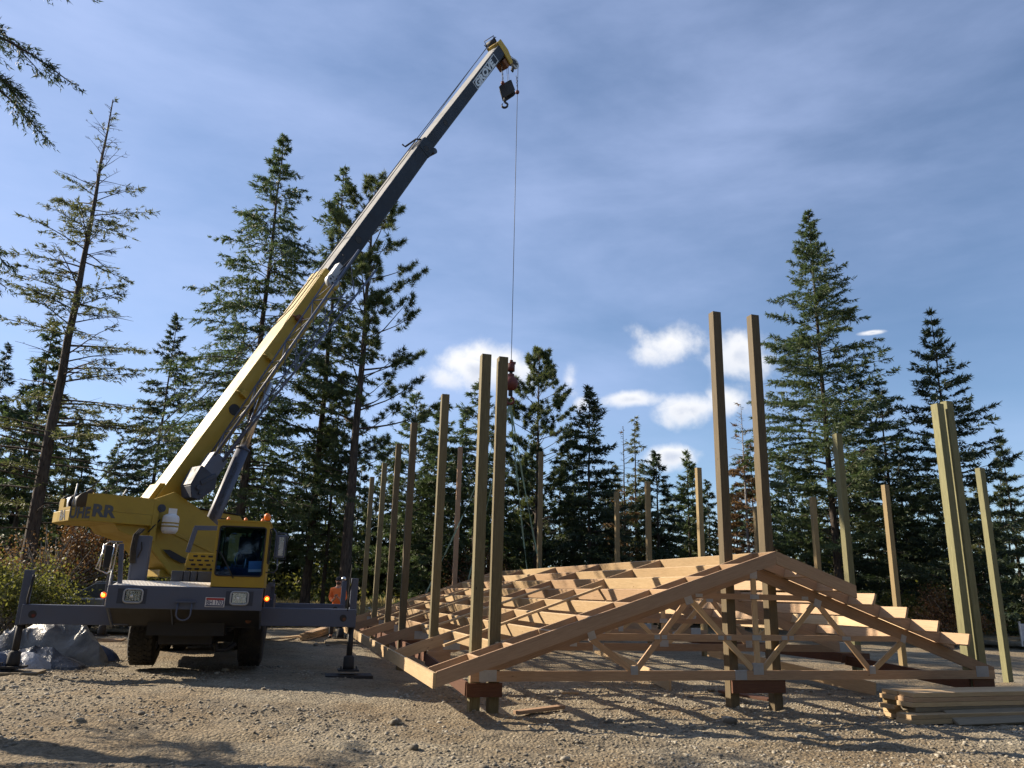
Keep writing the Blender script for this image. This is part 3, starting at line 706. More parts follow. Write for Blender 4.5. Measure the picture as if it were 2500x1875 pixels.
# loose 2x4s lying along the slope, mid bay
for i, (a, c, w0, w1) in enumerate([(2.60, 5.47, 12.36, 12.88), (2.86, 5.5, 15.50, 15.69), (2.8, 5.75, 18.85, 19.34), (2.75, 5.3, 21.8, 22.1), (2.9, 5.4, 24.9, 25.2)]):
    board_thing('loose_stud', W(a, w0, ztop(a) + .022), W(c, w1, ztop(c) + .022), .089, .038, VV, 'pale_lumber',
                ['loose stud on the near left slope, its sawn end by the corner posts', 'loose stud across the purlins one bay behind the nearest', 'loose stud across the purlins in the middle bay of the left slope',
                 'loose stud across the purlins in the fourth bay back', 'loose stud across the purlins in the farthest bay'][i], 'stud', 'loose studs laid across the purlins')

# planks, scraps and the lumber pile
def on_ground(x, y, dz=0.0): return Vector((x, y, gtop(x, y) + dz))
def plank(name, a, c, w, th, mat, label, edge=False, group=None, cat='plank'):
    a, c = V3(a), V3(c); d = (c - a).normalized()
    side = d.cross(Vector((0, 0, 1))).normalized() if not edge else Vector((0, 0, 1))
    return board_thing(name, a, c, w, th, side, mat, label, cat, group)
GI = 'boards dropped on the ground inside the frame'
plank('plank', on_ground(3.05, 15.05, .11), Vector((2.2, 19.8, .42)), .235, .038, 'pale_lumber', 'wide plank on edge inside the frame, slanting down left of the peak posts', True, GI)
plank('plank', on_ground(6.75, 14.9, .11), Vector((4.75, 19.0, .47)), .235, .038, 'pale_lumber', 'wide plank slanting down to the right behind the right peak post', True, GI)
plank('board_scrap', on_ground(.17, 11.55, .05), on_ground(.86, 12.05, .05), .12, .05, 'pink_lumber', 'short reddish offcut on the gravel right of the near left posts', False)
plank('board_scrap', on_ground(3.85, 14.6, .05), on_ground(4.5, 13.9, .11), .2, .04, 'stained_ledger', 'rust coloured offcut lying in the hollow between the two peak posts', False)
plank('board_scrap', on_ground(1.0, 14.1, .03), on_ground(1.28, 14.15, .03), .05, .03, 'pale_lumber', 'tiny pale stick on the ground under the bottom chord', False)
d70 = Vector((math.sin(R(72)), math.cos(R(72)), 0)); n70 = Vector((d70.y, -d70.x, 0))
LO = Vector((5.63, 11.60, gtop(5.8, 11.7)))
GP = 'boards of the lumber pile at the lower right'
def pile(a0, off, z, L, w, th, mat, label, tw=0.0):
    p = LO + d70 * a0 - n70 * off + Vector((0, 0, z + th / 2)); q = p + (d70 + n70 * -tw).normalized() * L
    board_thing('pile_board', p, q, w, th, n70, mat, label, 'board', GP)
nm_ = ['bottom', 'second lowest', 'second highest', 'top']
pile(.10, .14, .012, 2.6, .27, .062, 'pale_lumber', 'bottom board at the front left of the lumber pile'); pile(.12, .14, .078, 2.6, .265, .06, 'pale_lumber', 'second board up at the front left of the lumber pile')
for i in range(4):
    pile(.36 + [.03, -.03, 0, .02][i], .33, .145 + .066 * i, 4.3, .28, .062, ['old_plank', 'pale_lumber', 'fir_lumber', 'pale_lumber'][i], f'{nm_[i]} board of the front stack of the lumber pile', 0.0)
    pile(.36 + [-.05, .03, -.02, .03][i], .66, .14 + .066 * i, 4.3, .30, .06, ['pale_lumber', 'tan_post', 'pale_lumber', 'pale_lumber'][i], f'{nm_[i]} board of the rear stack of the lumber pile, ends rough and ochre', 0.0)
    if i < 2: pile(.42, .6, .008 + .064 * i, 4.0, .5, .06, 'pale_lumber', ['lowest hidden bearer under the rear stack of the lumber pile', 'second bearer under the rear stack of the lumber pile'][i])
p = LO + d70 * .85 - n70 * .02 + Vector((0, 0, .075))
board_thing('pile_board', p, p + d70 * 3.6 + Vector((0, 0, .03)), .30, .04, (n70 + Vector((0, 0, -.62))), 'old_plank', 'wide weathered plank leaning against the front of the lumber pile', 'board', GP)

# ------------------------------------------------------------------ the truck crane
CO = Vector((-6.747, 13.51, 0)); CE = Vector((math.cos(R(15)), math.sin(R(15)), 0)); CB = Vector((-math.sin(R(15)), math.cos(R(15)), 0)); ZV = Vector((0, 0, 1))
def C(x, y, z): return CO + CE * x + CB * y + Vector((0, 0, z))
AX = (CE, CB, ZV)
def cbox(b, x0, x1, y0, y1, z0, z1): b.box((x0, y0, z0), (x1, y1, z1), AX, CO); return b
crane = Thing('truck_crane', tuple(C(1.25, 4, 0.15)), 'yellow and grey mobile crane standing on its outriggers with the boom raised over the site', 'crane')
cp = crane.part
# bumper: a flat slab with its lower edge folded under
b = MB(); cbox(b, 0.0, 2.515, 0.0, .16, 1.235, 1.615); bumper = cp(b, 'bumper', 'crane_grey', .012)
b = MB(); b.prism([(0, 1.235), (.05, 1.235), (.62, .93), (.60, .90)], C(0.02, 0, 0), CB, ZV, CE, 0, .03); b.prism([(0, 1.235), (.05, 1.235), (.62, .93), (.60, .90)], C(2.49, 0, 0), CB, ZV, CE, 0, .03)
b.prism([(0.06, 1.235), (.1, 1.235), (.58, .95), (.54, .93)], C(1.02, 0, 0), CB, ZV, CE, 0, .02); cp(b, 'under_bracket', 'crane_grey')
b = MB(); b.prism([(.05, 1.234), (.08, 1.234), (.62, .95), (.60, .93)], C(0.055, .03, 0), CB, ZV, CE, 0, 2.43); cp(b, 'under_panel', 'black_steel')
for x0 in (.165, 1.90):
    b = MB(); b.box((x0, -.004, 1.315), (x0 + .46, .0, 1.56), AX, CO); cp(b, 'lamp_recess', 'dark_blue_box')
for x0 in (.27, 1.985):
    rim = MB()
    pts = []
    cx, cz, hw, hh, rr = x0 + .145, 1.443, .145, .107, .05
    for (sx, sz, a0) in ((1, 1, 0), (-1, 1, 90), (-1, -1, 180), (1, -1, 270)):
        for k in range(5):
            a = R(a0 + k * 22.5); pts.append(C(cx + sx * (hw - rr) + rr * math.cos(a), -.022, cz + sz * (hh - rr) + rr * math.sin(a)))
    rim.tube(pts + [pts[0], pts[1]], .016, 6, False)
    hl = cp(rim, 'headlight', 'galvanised')
    g = MB(); cbox(g, x0 + .03, x0 + .26, -.018, -.006, 1.357, 1.53); cp(g, 'lens', 'clear_glass', 0, hl)
    g = MB(); cbox(g, x0 + .03, x0 + .26, -.0055, -.0045, 1.357, 1.53)
    for k in range(5): cbox(g, x0 + .045 + k * .043, x0 + .065 + k * .043, -.012, -.006, 1.37, 1.515)
    cp(g, 'reflector', 'reflector', 0, hl)
    g = MB(); g.ball(C(x0 + .12, -.012, 1.44), .028, 8); cp(g, 'bulb', 'white_paint', 0, hl)
for x0 in (-.06, 2.59):
    g = MB(); g.ball(C(x0, .06, 1.445), .052, 12, (1, .7, 1)); ml = cp(g, 'marker_lamp', 'lamp_rim')
    g = MB(); g.ball(C(x0 + .004, .025, 1.443), .030, 10); cp(g, 'bulb', 'lamp_lit', 0, ml)
    g = MB(); cbox(g, min(x0, x0 + .05), max(x0, x0 + .05), .06, .12, 1.49, 1.50); cp(g, 'shade', 'black_steel', 0, ml)
# tow loop
b = MB(); pts = [C(1.14, -.03, 1.35)] + [C(1.25 - .115 * math.cos(a), -.05, 1.165 - .105 * math.sin(a)) for a in np.linspace(0.0, PI, 11)] + [C(1.365, -.03, 1.35)]
b.tube(pts, .013, 7); cp(b, 'tow_loop', 'crane_grey')
b = MB(); cbox(b, 1.09, 1.42, -.05, 0, 1.352, 1.378); cbox(b, 1.07, 1.44, -.006, -.0005, 1.30, 1.41); cp(b, 'loop_bracket', 'crane_grey')
# licence plate
b = MB(); cbox(b, 1.575, 1.895, -.012, -.002, 1.287, 1.447); lp = cp(b, 'licence_plate', 'white_paint', .003)
b = MB(); cbox(b, 1.587, 1.883, -.0145, -.0125, 1.405, 1.438); cp(b, 'red_band', 'plate_red', 0, lp)
b = MB(); cbox(b, 1.587, 1.883, -.0145, -.0125, 1.297, 1.318); cp(b, 'blue_band', 'plate_blue', 0, lp)
o = text_mesh('BH 1703', .105, 'plate_number', 'plate_blue', frame_matrix(C(1.592, -.0145, 1.328), CE, ZV, -CB), .0012, 0.80, .002); cp(o, 'plate_number', None, 0, lp)
# deck: sloping checker plate at the front, flat behind
b = MB(); b.prism([(0.0, 1.618), (.62, 1.70), (.9, 1.70), (.9, 1.66), (0.02, 1.60)], C(.06, .03, 0), CB, ZV, CE, 0, 1.54)
for k in range(26):
    for j in range(5): 
        x = .12 + k * .058 + (j % 2) * .03; y = .08 + j * .1; z = 1.620 + (y) * .132
        b.beam(C(x, y, z + .004), C(x + .026, y + .03, z + .008), .010, .006, CE)
cp(b, 'deck', 'deck_plate')
b = MB(); cbox(b, .05, 2.46, .93, 8.9, 1.50, 1.64); cbox(b, .0, .05, .4, 8.9, 1.22, 1.60); cbox(b, 2.46, 2.5, 1.6, 8.9, 1.22, 1.62); cbox(b, .05, 1.6, .17, .93, 1.25, 1.58); cp(b, 'carrier_body', 'crane_grey', .006)
b = MB(); cbox(b, .62, 1.9, .5, 9.1, .78, 1.24); cbox(b, .8, 1.7, .7, 2.4, .62, .8); cbox(b, .5, 2.0, 1.5, 1.72, .62, .8); cbox(b, .5, 2.0, 5.5, 5.75, .55, .75); cbox(b, .5, 2.0, 6.8, 7.05, .55, .75)
b.tube([C(1.75, .9, .66), C(1.78, .9, .50), C(1.95, .95, .52), C(2.1, 1.0, .62)], .04, 6); b.tube([C(1.2, 2.5, .66), C(1.25, 2.5, .56)], .09, 8); cbox(b, .15, 2.4, .62, .95, .92, 1.22)
cp(b, 'chassis', 'black_steel')
b = MB(); b.tube([C(2.3, .4, 1.06), C(2.3, .9, 1.06)], .055, 12); cp(b, 'exhaust_pipe', 'rusty')
# cab: shell of panels round a real interior
X0, X1, Y0, Y1, Z0, Z1 = 1.62, 2.515, .03, 1.40, 1.63, 2.765
b = MB()
def hole_panel(b, o, X, Y, N, w, hh, hx0, hx1, hy0, hy1, t):
    r_ = .055; o = V3(o)
    b.box((0, 0, 0), (w, hy0, t), (X, Y, N), o); b.box((0, hy1, 0), (w, hh, t), (X, Y, N), o)
    b.box((0, hy0 + .0, 0), (hx0, hy1, t), (X, Y, N), o); b.box((hx1, hy0, 0), (w, hy1, t), (X, Y, N), o)
    for (cx, cy, sx, sy) in ((hx0, hy0, 1, 1), (hx1, hy0, -1, 1), (hx0, hy1, 1, -1), (hx1, hy1, -1, -1)):
        poly = [(cx, cy)] + [(cx + sx * r_ * (1 - math.sin(a)), cy + sy * r_ * (1 - math.cos(a))) for a in np.linspace(0, PI / 2, 6)]
        if sx * sy < 0: poly = poly[::-1]
        b.prism(poly, o, X, Y, N, 0, t)
hole_panel(b, C(X0, Y0, Z0), CE, ZV, CB, X1 - X0, Z1 - Z0, .055, .835, .195, 1.045, .035)
hole_panel(b, C(X0, Y1 - .035, Z0), CE, ZV, CB, X1 - X0, Z1 - Z0, .12, .78, .48, 1.02, .035)
hole_panel(b, C(X0, Y0 + .0355, Z0), CB, ZV, CE, Y1 - Y0 - .071, Z1 - Z0, .15, 1.15, .45, 1.03, .035)
hole_panel(b, C(X1 - .035, Y0 + .0355, Z0), CB, ZV, CE, Y1 - Y0 - .071, Z1 - Z0, .18, 1.05, .45, 1.03, .035)
cbox(b, X0 - .012, X1 + .012, Y0 - .012, Y1 + .01, Z1 + .0005, Z1 + .03); cbox(b, X0 + .036, X1 - .036, Y0 + .036, Y1 - .036, Z0 + .001, Z0 + .02)
cab = cp(b, 'cab', 'crane_yellow', .004)
def seal(o, X, Y, w, hh, nm='window_seal'):
    g = MB(); pts = []; rr = .05
    for (sx, sy, a0) in ((1, 1, 0), (-1, 1, 90), (-1, -1, 180), (1, -1, 270)):
        for k in range(6):
            a = R(a0 + k * 18); pts.append(V3(o) + X * (w / 2 + sx * (w / 2 - rr) + rr * math.cos(a)) + Y * (hh / 2 + sy * (hh / 2 - rr) + rr * math.sin(a)))
    g.tube(pts + [pts[0], pts[1]], .013, 6, False); return cp(g, nm, 'black_steel', 0, cab)
def pane(lo, hi, mat='cab_glass'):
    g = MB(); cbox(g, lo[0], hi[0], lo[1], hi[1], lo[2], hi[2]); return cp(g, 'window_glass', mat, 0, cab)
seal(C(X0 + .052, Y0 - .004, Z0 + .192), CE, ZV, .786, .856); seal(C(X1 + .003, Y0 + .21, Z0 + .447), CB, ZV, .88, .586)
ws = pane((X0 + .05, Y0 + .012, Z0 + .19), (X0 + .84, Y0 + .018, Z0 + 1.05)); ws['label'] = 'windscreen of the carrier cab'
pane((X0 + .11, Y1 - .022, Z0 + .47), (X0 + .79, Y1 - .017, Z0 + 1.03), 'clear_glass'); pane((X0 + .012, Y0 + .18, Z0 + .44), (X0 + .016, Y0 + 1.19, Z0 + 1.04)); pane((X1 - .016, Y0 + .2, Z0 + .44), (X1 - .012, Y0 + 1.1, Z0 + 1.04), 'clear_glass')
g = MB(); g.box((X0 + .42, Y1 - .045, Z0 + .47), (X0 + .45, Y1 - .036, Z0 + 1.03), AX, CO); cbox(g, X0 + .62, X0 + .64, Y1 - .045, Y1 - .036, Z0 + .47, Z0 + 1.03); cp(g, 'window_bar', 'black_steel', 0, cab)
# interior
g = MB(); cbox(g, X0 + .05, X1 - .05, .12, .42, Z0 + .03, Z0 + .34); cbox(g, X0 + .30, X0 + .34, .10, .13, Z0 + .2, Z0 + .4); cp(g, 'dashboard', 'dark_blue_box', .01, cab)
g = MB(); cc = C(X0 + .53, .48, Z0 + .50)
ty = (CB * .5 + ZV * .86).normalized(); rim = [cc + CE * .20 * math.cos(a) + ty * .20 * math.sin(a) for a in np.linspace(0, 2 * PI, 25)]
g.tube(rim, .014, 6, False)
for a in (.2, 2.3, 4.3): g.tube([cc, cc + CE * .2 * math.cos(a) + ty * .2 * math.sin(a)], .009, 5)
g.tube([cc, C(X0 + .53, .25, Z0 + .2)], .02, 6); cp(g, 'steering_wheel', 'black_steel', 0, cab)
g = MB(); cbox(g, X0 + .28, X0 + .78, .75, 1.2, Z0 + .05, Z0 + .4); cbox(g, X0 + .32, X0 + .74, 1.12, 1.24, Z0 + .4, Z0 + .95); g.ball(C(X0 + .62, 1.17, Z0 + .98), .11, 10); cp(g, 'seat', 'black_steel', .03, cab)
g = MB(); g.beam(C(X0 + .60, .055, Z0 + .36), C(X0 + .82, .055, Z0 + .37), .19, .004, (ZV + CB * .1)); pp = cp(g, 'paper_sheet', 'paper', 0, cab)
g = MB(); g.tube([C(X0 + .09, .09, Z0 + .3), C(X0 + .09, .09, Z0 + .36)], .035, 10); g.tube([C(X0 + .24, .10, Z0 + .3), C(X0 + .24, .10, Z0 + .35)], .045, 10); cp(g, 'cup', 'panel_white', 0, cab)
g = MB(); g.tube([C(X0 + .10, .005, Z0 + .60), C(X0 + .26, .0, Z0 + .34), C(X0 + .37, .0, Z0 + .15)], .011, 6); g.tube([C(X0 + .03, .01, Z0 + .62), C(X0 + .12, .003, Z0 + .56), C(X0 + .30, .0, Z0 + .26)], .007, 5); cp(g, 'wiper', 'black_steel', 0, cab)
for x in (1.785, 2.08, 2.375):
    g = MB(); g.tube([C(x, .12, 2.795), C(x, .12, 2.81), C(x, .12, 2.835), C(x, .12, 2.855)], [.035, .034, .026, .006], 10); cp(g, 'roof_lamp', 'lamp_orange', 0, cab)
g = MB(); g.tube([C(2.44, .35, 2.83), C(2.44, .35, 2.93), C(2.44, .35, 2.965)], [.062, .06, .03], 12); bc_ = cp(g, 'beacon', 'lamp_orange', 0, cab)
g = MB(); g.tube([C(2.44, .35, 2.795), C(2.44, .35, 2.83)], .066, 12); cp(g, 'beacon_base', 'black_steel', 0, cab)
# mirrors
g = MB(); cbox(g, 2.655, 2.82, .10, .14, 2.16, 2.575); mr = cp(g, 'mirror', 'crane_grey', .025)
g = MB(); cbox(g, 2.70, 2.785, .093, .098, 2.2, 2.53); cp(g, 'mirror_glass', 'chrome', 0, mr)
g = MB(); g.tube([C(2.52, .2, 2.66), C(2.58, .16, 2.68), C(2.64, .12, 2.60), C(2.64, .12, 2.14), C(2.84, .12, 2.14), C(2.84, .12, 2.56), C(2.81, .12, 2.60), C(2.66, .12, 2.60)], .013, 6)
g.tube([C(2.70, .12, 2.14), C(2.71, .13, 1.96), C(2.66, .15, 1.90), C(2.52, .2, 1.90)], .012, 6); cp(g, 'mirror_arm', 'crane_grey', 0, mr)
g = MB(); g.tube([C(-.20, .25, 2.28), C(-.25, .25, 2.0), C(-.29, .25, 1.88), C(-.1, .25, 1.80), C(-.02, .25, 1.88), C(.0, .25, 2.30), C(-.14, .25, 2.34), C(-.20, .25, 2.28)], .012, 6)
for x in (-.215, -.05): g.tube([C(x, .25, 2.30), C(x - .02, .25, 1.86)], .012, 6)
ml2 = cp(g, 'mirror', 'chrome')
g = MB(); cbox(g, -.19, -.05, .26, .29, 1.89, 2.28); cp(g, 'mirror_back', 'black_steel', .02, ml2)
g = MB(); g.beam(C(.14, .2, 1.62), C(.07, .2, 2.31), .07, .06, CE); g.tube([C(-.14, .25, 2.34), C(.08, .22, 2.34)], .014, 6); cp(g, 'mirror_arm', 'crane_grey', .005, ml2)
g = MB(); g.tube([C(-.07, .35, 1.26), C(-.04, .32, 1.86)], .013, 6); cp(g, 'marker_pole', 'galvanised')
# post behind the front deck with hoses, engine grille, boxes and grey bracket
g = MB(); g.beam(C(.27, .95, 1.62), C(.27, .95, 2.50), .29, .22, CE); g.beam(C(.155, .83, 1.62), C(.155, .83, 2.44), .03, .02, CE); pst = cp(g, 'boom_rest', 'crane_grey', .01)
g = MB(); 
for k in range(3): g.tube([C(.15 + .03 * k, .80, 2.0), C(.13 + .03 * k, .78, 2.25), C(.14 + .03 * k, .80, 2.50), C(.22 + .03 * k, .85, 2.62)], .022, 7)
g.tube([C(.25, .80, 2.1), C(.30, .79, 2.25), C(.28, .80, 2.38)], .012, 6); cp(g, 'hose', 'rubber', 0, pst)
g = MB(); g.prism([(1.00, 1.88), (1.62, 1.88), (1.62, 2.24), (1.06, 2.24)], CO, CE, ZV, CB, 1.15, 1.9)
gr = cp(g, 'engine_cover', 'crane_yellow', .008)
g = MB()
for r_ in range(4):
    for k in range(4):
        x = 1.055 + .028 * r_ * .4 + k * .135 + (r_ % 2) * .05; z = 1.925 + r_ * .078
        if x + .09 > 1.615: continue
        g.tube([C(x + .012, 1.147, z + .018), C(x + .09, 1.147, z + .018)], .016, 8)
cp(g, 'slot', 'black_steel', 0, gr)
for (x0, x1) in ((.84, 1.04), (1.05, 1.16), (1.17, 1.28), (1.30, 1.60)):
    g = MB(); cbox(g, x0, x1, .92, 1.12, 1.70, 1.895); cp(g, 'tool_box', 'dark_blue_box', .012)
g = MB(); g.beam(C(1.04, 1.18, 2.24), C(1.13, 1.18, 2.705), .085, .06, CE); g.beam(C(1.10, 1.181, 2.70), C(1.62, 1.181, 2.715), .058, .085, CB); cp(g, 'grey_bracket', 'crane_grey', .005)
# flank: steps, boxes, mudguards
g = MB(); cbox(g, 2.52, 2.60, 1.5, 1.56, 1.02, 1.70); cbox(g, 2.52, 2.66, 2.3, 2.4, .95, 1.74); cbox(g, 2.50, 2.66, 1.5, 2.4, 1.66, 1.70); g.ball(C(2.62, 2.3, 1.78), .028, 8)
for k in range(3): cbox(g, 2.5, 2.62, 1.56, 2.3, 1.0 + .2 * k, 1.02 + .2 * k)
cp(g, 'step', 'crane_grey')
g = MB(); cbox(g, 2.40, 2.66, 2.6, 4.6, .85, 1.5); cbox(g, -.02, .2, 2.6, 4.6, .85, 1.45); cp(g, 'side_box', 'dark_blue_box', .02)
# wheels
def wheel(xc, yc, zc, w, r, dual=False):
    g = MB(); n = 40; prof = [(-w / 2, r * .55), (-w / 2 - .015, r * .8), (-w / 2 + .02, r * .96), (-w / 2 + .06, r * .985), (w / 2 - .06, r * .985), (w / 2 - .02, r * .96), (w / 2 + .015, r * .8), (w / 2, r * .55)]
    for k in range(n):
        a = 2 * PI * k / n
        for (x, q) in prof: g.v.append(tuple(C(xc + x, yc + q * math.cos(a), zc + q * math.sin(a))))
    m_ = len(prof)
    for k in range(n):
        j = (k + 1) % n
        for i in range(m_ - 1): g.face((k * m_ + i, k * m_ + i + 1, j * m_ + i + 1, j * m_ + i), None, True)
    nl = 30
    for k in range(nl):   # tread lugs in a zigzag
        for j in range(5):
            a = 2 * PI * (k + (.5 if j % 2 else 0)) / nl; xx = -w / 2 + .055 + j * (w - .11) / 4
            da = .075 if j in (0, 4) else .055; sk = .05 * (1 if j % 2 else -1)
            hw = (w - .11) / 10.5
            P = lambda x, aa, q: C(xc + x, yc + q * math.cos(aa), zc + q * math.sin(aa))
            q0, q1 = r * .97, r * 1.012
            g.quadbox([P(xx - hw, a - da, q0), P(xx + hw, a - da + sk, q0), P(xx + hw, a - da + sk, q1), P(xx - hw, a - da, q1),
                       P(xx - hw, a + da, q0), P(xx + hw, a + da + sk, q0), P(xx + hw, a + da + sk, q1), P(xx - hw, a + da, q1)])
    wl = cp(g, 'wheel', 'rubber')
    g = MB(); g.tube([C(xc - w / 2 + .03, yc, zc), C(xc + w / 2 - .03, yc, zc)], r * .56, 20); g.tube([C(xc - w / 2 - .0, yc, zc), C(xc + w / 2 + .0, yc, zc)], r * .2, 12); cp(g, 'rim', 'crane_grey', 0, wl)
wheel(.455, 1.62, .735, .44, .54); wheel(2.35, 1.62, .725, .42, .54)
for yc in (5.55, 6.85):
    for xc in (.25, .60, 1.95, 2.30): wheel(xc, yc, .70, .30, .52)
# outriggers
def jack(parent, x, y, ztop_, zbox, g0, w=.13, ball=False):
    g = MB(); cbox(g, x - w / 2, x + w / 2, y - .07, y + .07, zbox, ztop_); j = cp(g, 'jack', 'crane_grey', .008, parent)
    g = MB(); g.tube([C(x, y, g0 + .25), C(x, y, zbox + .05)], w * .42, 12); g.tube([C(x, y, g0 + .07), C(x, y, g0 + .14), C(x, y, g0 + .29), C(x, y, g0 + .32)], [w * .8, w * .78, w * .74, w * .45], 14)
    cbox(g, x - .19, x + .19, y - .17, y + .17, g0 + .045, g0 + .075)
    for s_ in (-1, 1): g.tube([C(x + s_ * .14, y - .15, g0 + .07), C(x + s_ * .14, y - .15, g0 + .13), C(x + s_ * .14, y - .05, g0 + .13), C(x + s_ * .14, y - .05, g0 + .07)], .009, 5)
    crane.part(g, 'jack_ram', 'black_steel', 0, parent)
    if ball:
        g = MB(); g.ball(C(x - .02, y, ztop_ + .06), .07, 12); crane.part(g, 'reflector_ball', 'chrome', 0, parent)
def outrigger(x0, x1, y, z0, z1, jx, g0, jt, holex, ball=False):
    g = MB(); cbox(g, min(x0, x1), max(x0, x1), y - .13, y + .13, z0, z1)
    bm_ = cp(g, 'outrigger_beam', 'crane_grey', .01)
    g = MB(); g.tube([C(holex, y - .134, (z0 + z1) / 2), C(holex, y - .1295, (z0 + z1) / 2)], .065, 18); crane.part(g, 'access_hole', 'black_steel', 0, bm_)
    g = MB(); g.tube([C(holex + .02, y - .142, (z0 + z1) / 2 - .02), C(holex + .02, y - .1345, (z0 + z1) / 2 - .02)], .03, 12); crane.part(g, 'hydraulic_valve', 'ball_red' if x1 < 0 else 'rusty', 0, bm_)
    jack(bm_, jx, y + .02, jt, z0 - .02, g0, ball=ball)
yF, yR_ = .70, 8.0
outrigger(.3, -1.40, yF, .935, 1.257, -1.42, gz(*C(-1.42, yF, 0).xy) + .05, 1.83, -1.22)
outrigger(2.2, 4.22, yF, .96, 1.28, 4.155, gz(*C(4.15, yF, 0).xy) + .05, 1.85, 3.98)
outrigger(.3, -1.58, yR_, .98, 1.24, -1.62, gz(*C(-1.62, yR_, 0).xy) + .06, 1.86, -1.4)
outrigger(2.2, 4.42, yR_, .98, 1.24, 4.40, gz(*C(4.40, yR_, 0).xy) + .06, 1.86, 4.2, True)
g = MB(); g.tube([C(4.10, .55, 1.83), C(4.05, .55, 1.5), C(4.08, .55, 1.32)], .012, 6); g.tube([C(4.07, .56, 2.1), C(4.04, .56, 1.5), C(4.05, .56, 1.25)], .010, 6); g.tube([C(-1.30, .56, 1.75), C(-1.33, .56, 1.35), C(-1.32, .56, 1.26)], .02, 6); cp(g, 'jack_hose', 'rubber')
# timber pads under the floats: things of their own
def pad(x, y, w, d, th, mat, label, z0):
    g = MB(); c = C(x, y, 0); zz = gtop(c.x, c.y)
    g.box((-w / 2, -d / 2, -.06), (w / 2, d / 2, z0), (CE, CB, ZV), (0, 0, 0))
    o = g.build('timber_pad', mat, None, .006); o.location = (c.x, c.y, zz - .0); tag(o, label, 'pad', 'timber pads under the outrigger floats')
pad(4.17, yF + .02, .86, .5, .05, 'black_steel', 'black pad under the crane foot beside the eave corner', .03 + gz(*C(4.15, yF, 0).xy) - gtop(*C(4.17, yF, 0).xy))
pad(-1.42, yF + .02, .9, .6, .05, 'old_plank', 'dark timber pad under the crane foot beside the crumpled tarpaulin', .04 + gz(*C(-1.42, yF, 0).xy) - gtop(*C(-1.42, yF, 0).xy))
pad(-1.55, yR_, .95, .75, .05, 'fir_lumber', 'pale timber pad under the far left crane foot', .04 + gz(*C(-1.62, yR_, 0).xy) - gtop(*C(-1.62, yR_, 0).xy))
pad(4.45, yR_, .9, .5, .06, 'old_plank', 'dark timber pad under the far right crane foot, beside the person', .04 + gz(*C(4.4, yR_, 0).xy) - gtop(*C(4.4, yR_, 0).xy))

# ------------------------------------------------------------------ superstructure and boom (frame: s along the boom's heading, n toward the viewer, z up)
T0 = C(1.25, 5.0, 0); TIP = Vector((-.09, 26.0, 0)); HS = (TIP - T0); DD = HS.length; HS.normalize(); NN = Vector((HS.y, -HS.x, 0))
def S(s, n, z): return T0 + HS * s + NN * n + Vector((0, 0, z))
g = MB(); g.tube([S(0, 0, 1.62), S(0, 0, 1.80)], .85, 28); cp(g, 'slewing_ring', 'black_steel')
up_ = MB()
side = [(-2.25, 3.44), (-2.05, 3.38), (-1.55, 3.62), (-1.0, 3.35), (-.35, 2.9), (.45, 2.35), (.75, 1.82), (-.95, 1.80), (-1.42, 1.86), (-1.70, 2.2), (-2.02, 2.5), (-2.24, 2.66)]
for n0 in (.62, -.68):
    up_.prism(side, T0, HS, ZV, NN, n0, n0 + .06)
up_.box((-1.6, -.62, 1.80), (.75, .62, 1.95), (HS, NN, ZV), T0); up_.prism([(-1.40, 1.88), (-2.02, 2.5), (-2.24, 2.68), (-2.2, 2.75), (-1.35, 1.95)], T0, HS, ZV, NN, -.62, .62)
# stiffening flange along the lower plate
up_.prism([(-1.42, 1.86), (-1.30, 1.86), (-1.90, 2.58), (-2.02, 2.5)], T0, HS, ZV, NN, .685, .735); up_.prism([(-2.02, 2.98), (.5, 2.05), (.5, 1.98), (-2.0, 2.90)], T0, HS, ZV, NN, .681, .70)
tur = cp(up_, 'turntable_frame', 'crane_yellow', .008)
g = MB(); g.prism([(-1.66, 2.37), (-1.50, 2.37), (-1.12, 2.2), (-1.06, 2.12), (-1.2, 2.1), (-1.45, 2.2)], T0, HS, ZV, NN, .736, .741); cp(g, 'access_slot', 'black_steel', 0, tur)
g = MB(); g.tube([S(-1.88, .70, 3.22), S(-1.88, .92, 3.22)], .085, 18); g.tube([S(-1.88, .92, 3.22), S(-1.88, .935, 3.22)], .05, 14); cp(g, 'boom_pivot', 'dark_blue_box', 0, tur)
# counterweight, hexagonal in plan
plan = [(-2.05, .90), (-3.28, .90), (-3.54, .50), (-3.54, -.15), (-3.50, -.55), (-3.28, -.90), (-2.05, -.90)]
b = MB(); pl2 = [(a, c) for a, c in plan]; b.prism(pl2, T0, HS, NN, ZV, 2.83, 3.06)
cw = cp(b, 'counterweight', 'crane_yellow', .015)
def wall(p, q, z0, z1, t=.05):
    b = MB(); P, Q = S(p[0], p[1], 0), S(q[0], q[1], 0); d = (Q - P).normalized(); nrm = Vector((d.y, -d.x, 0)) 
    if nrm.dot(P - S(-2.8, 0, 0)) < 0: nrm = -nrm
    b.quadbox([P + ZV * z0, P - nrm * t + ZV * z0, P - nrm * t + ZV * z1, P + ZV * z1, Q + ZV * z0, Q - nrm * t + ZV * z0, Q - nrm * t + ZV * z1, Q + ZV * z1]); return b
for (p, q, z0, z1) in ((plan[0], plan[1], 3.061, 3.40), (plan[3], plan[2], 3.061, 3.12), (plan[5], plan[6], 3.061, 3.4)):
    cp(wall(p, q, z0, z1), 'side_plate', 'crane_yellow', 0, cw)
b = MB(); b.prism([(plan[2][0], 3.061), (plan[1][0], 3.061), (plan[1][0], 3.38), (-3.37, 3.37), (-3.42, 3.12), (plan[2][0], 3.10)], T0, HS + NN * 0, ZV, NN, 0, .001)
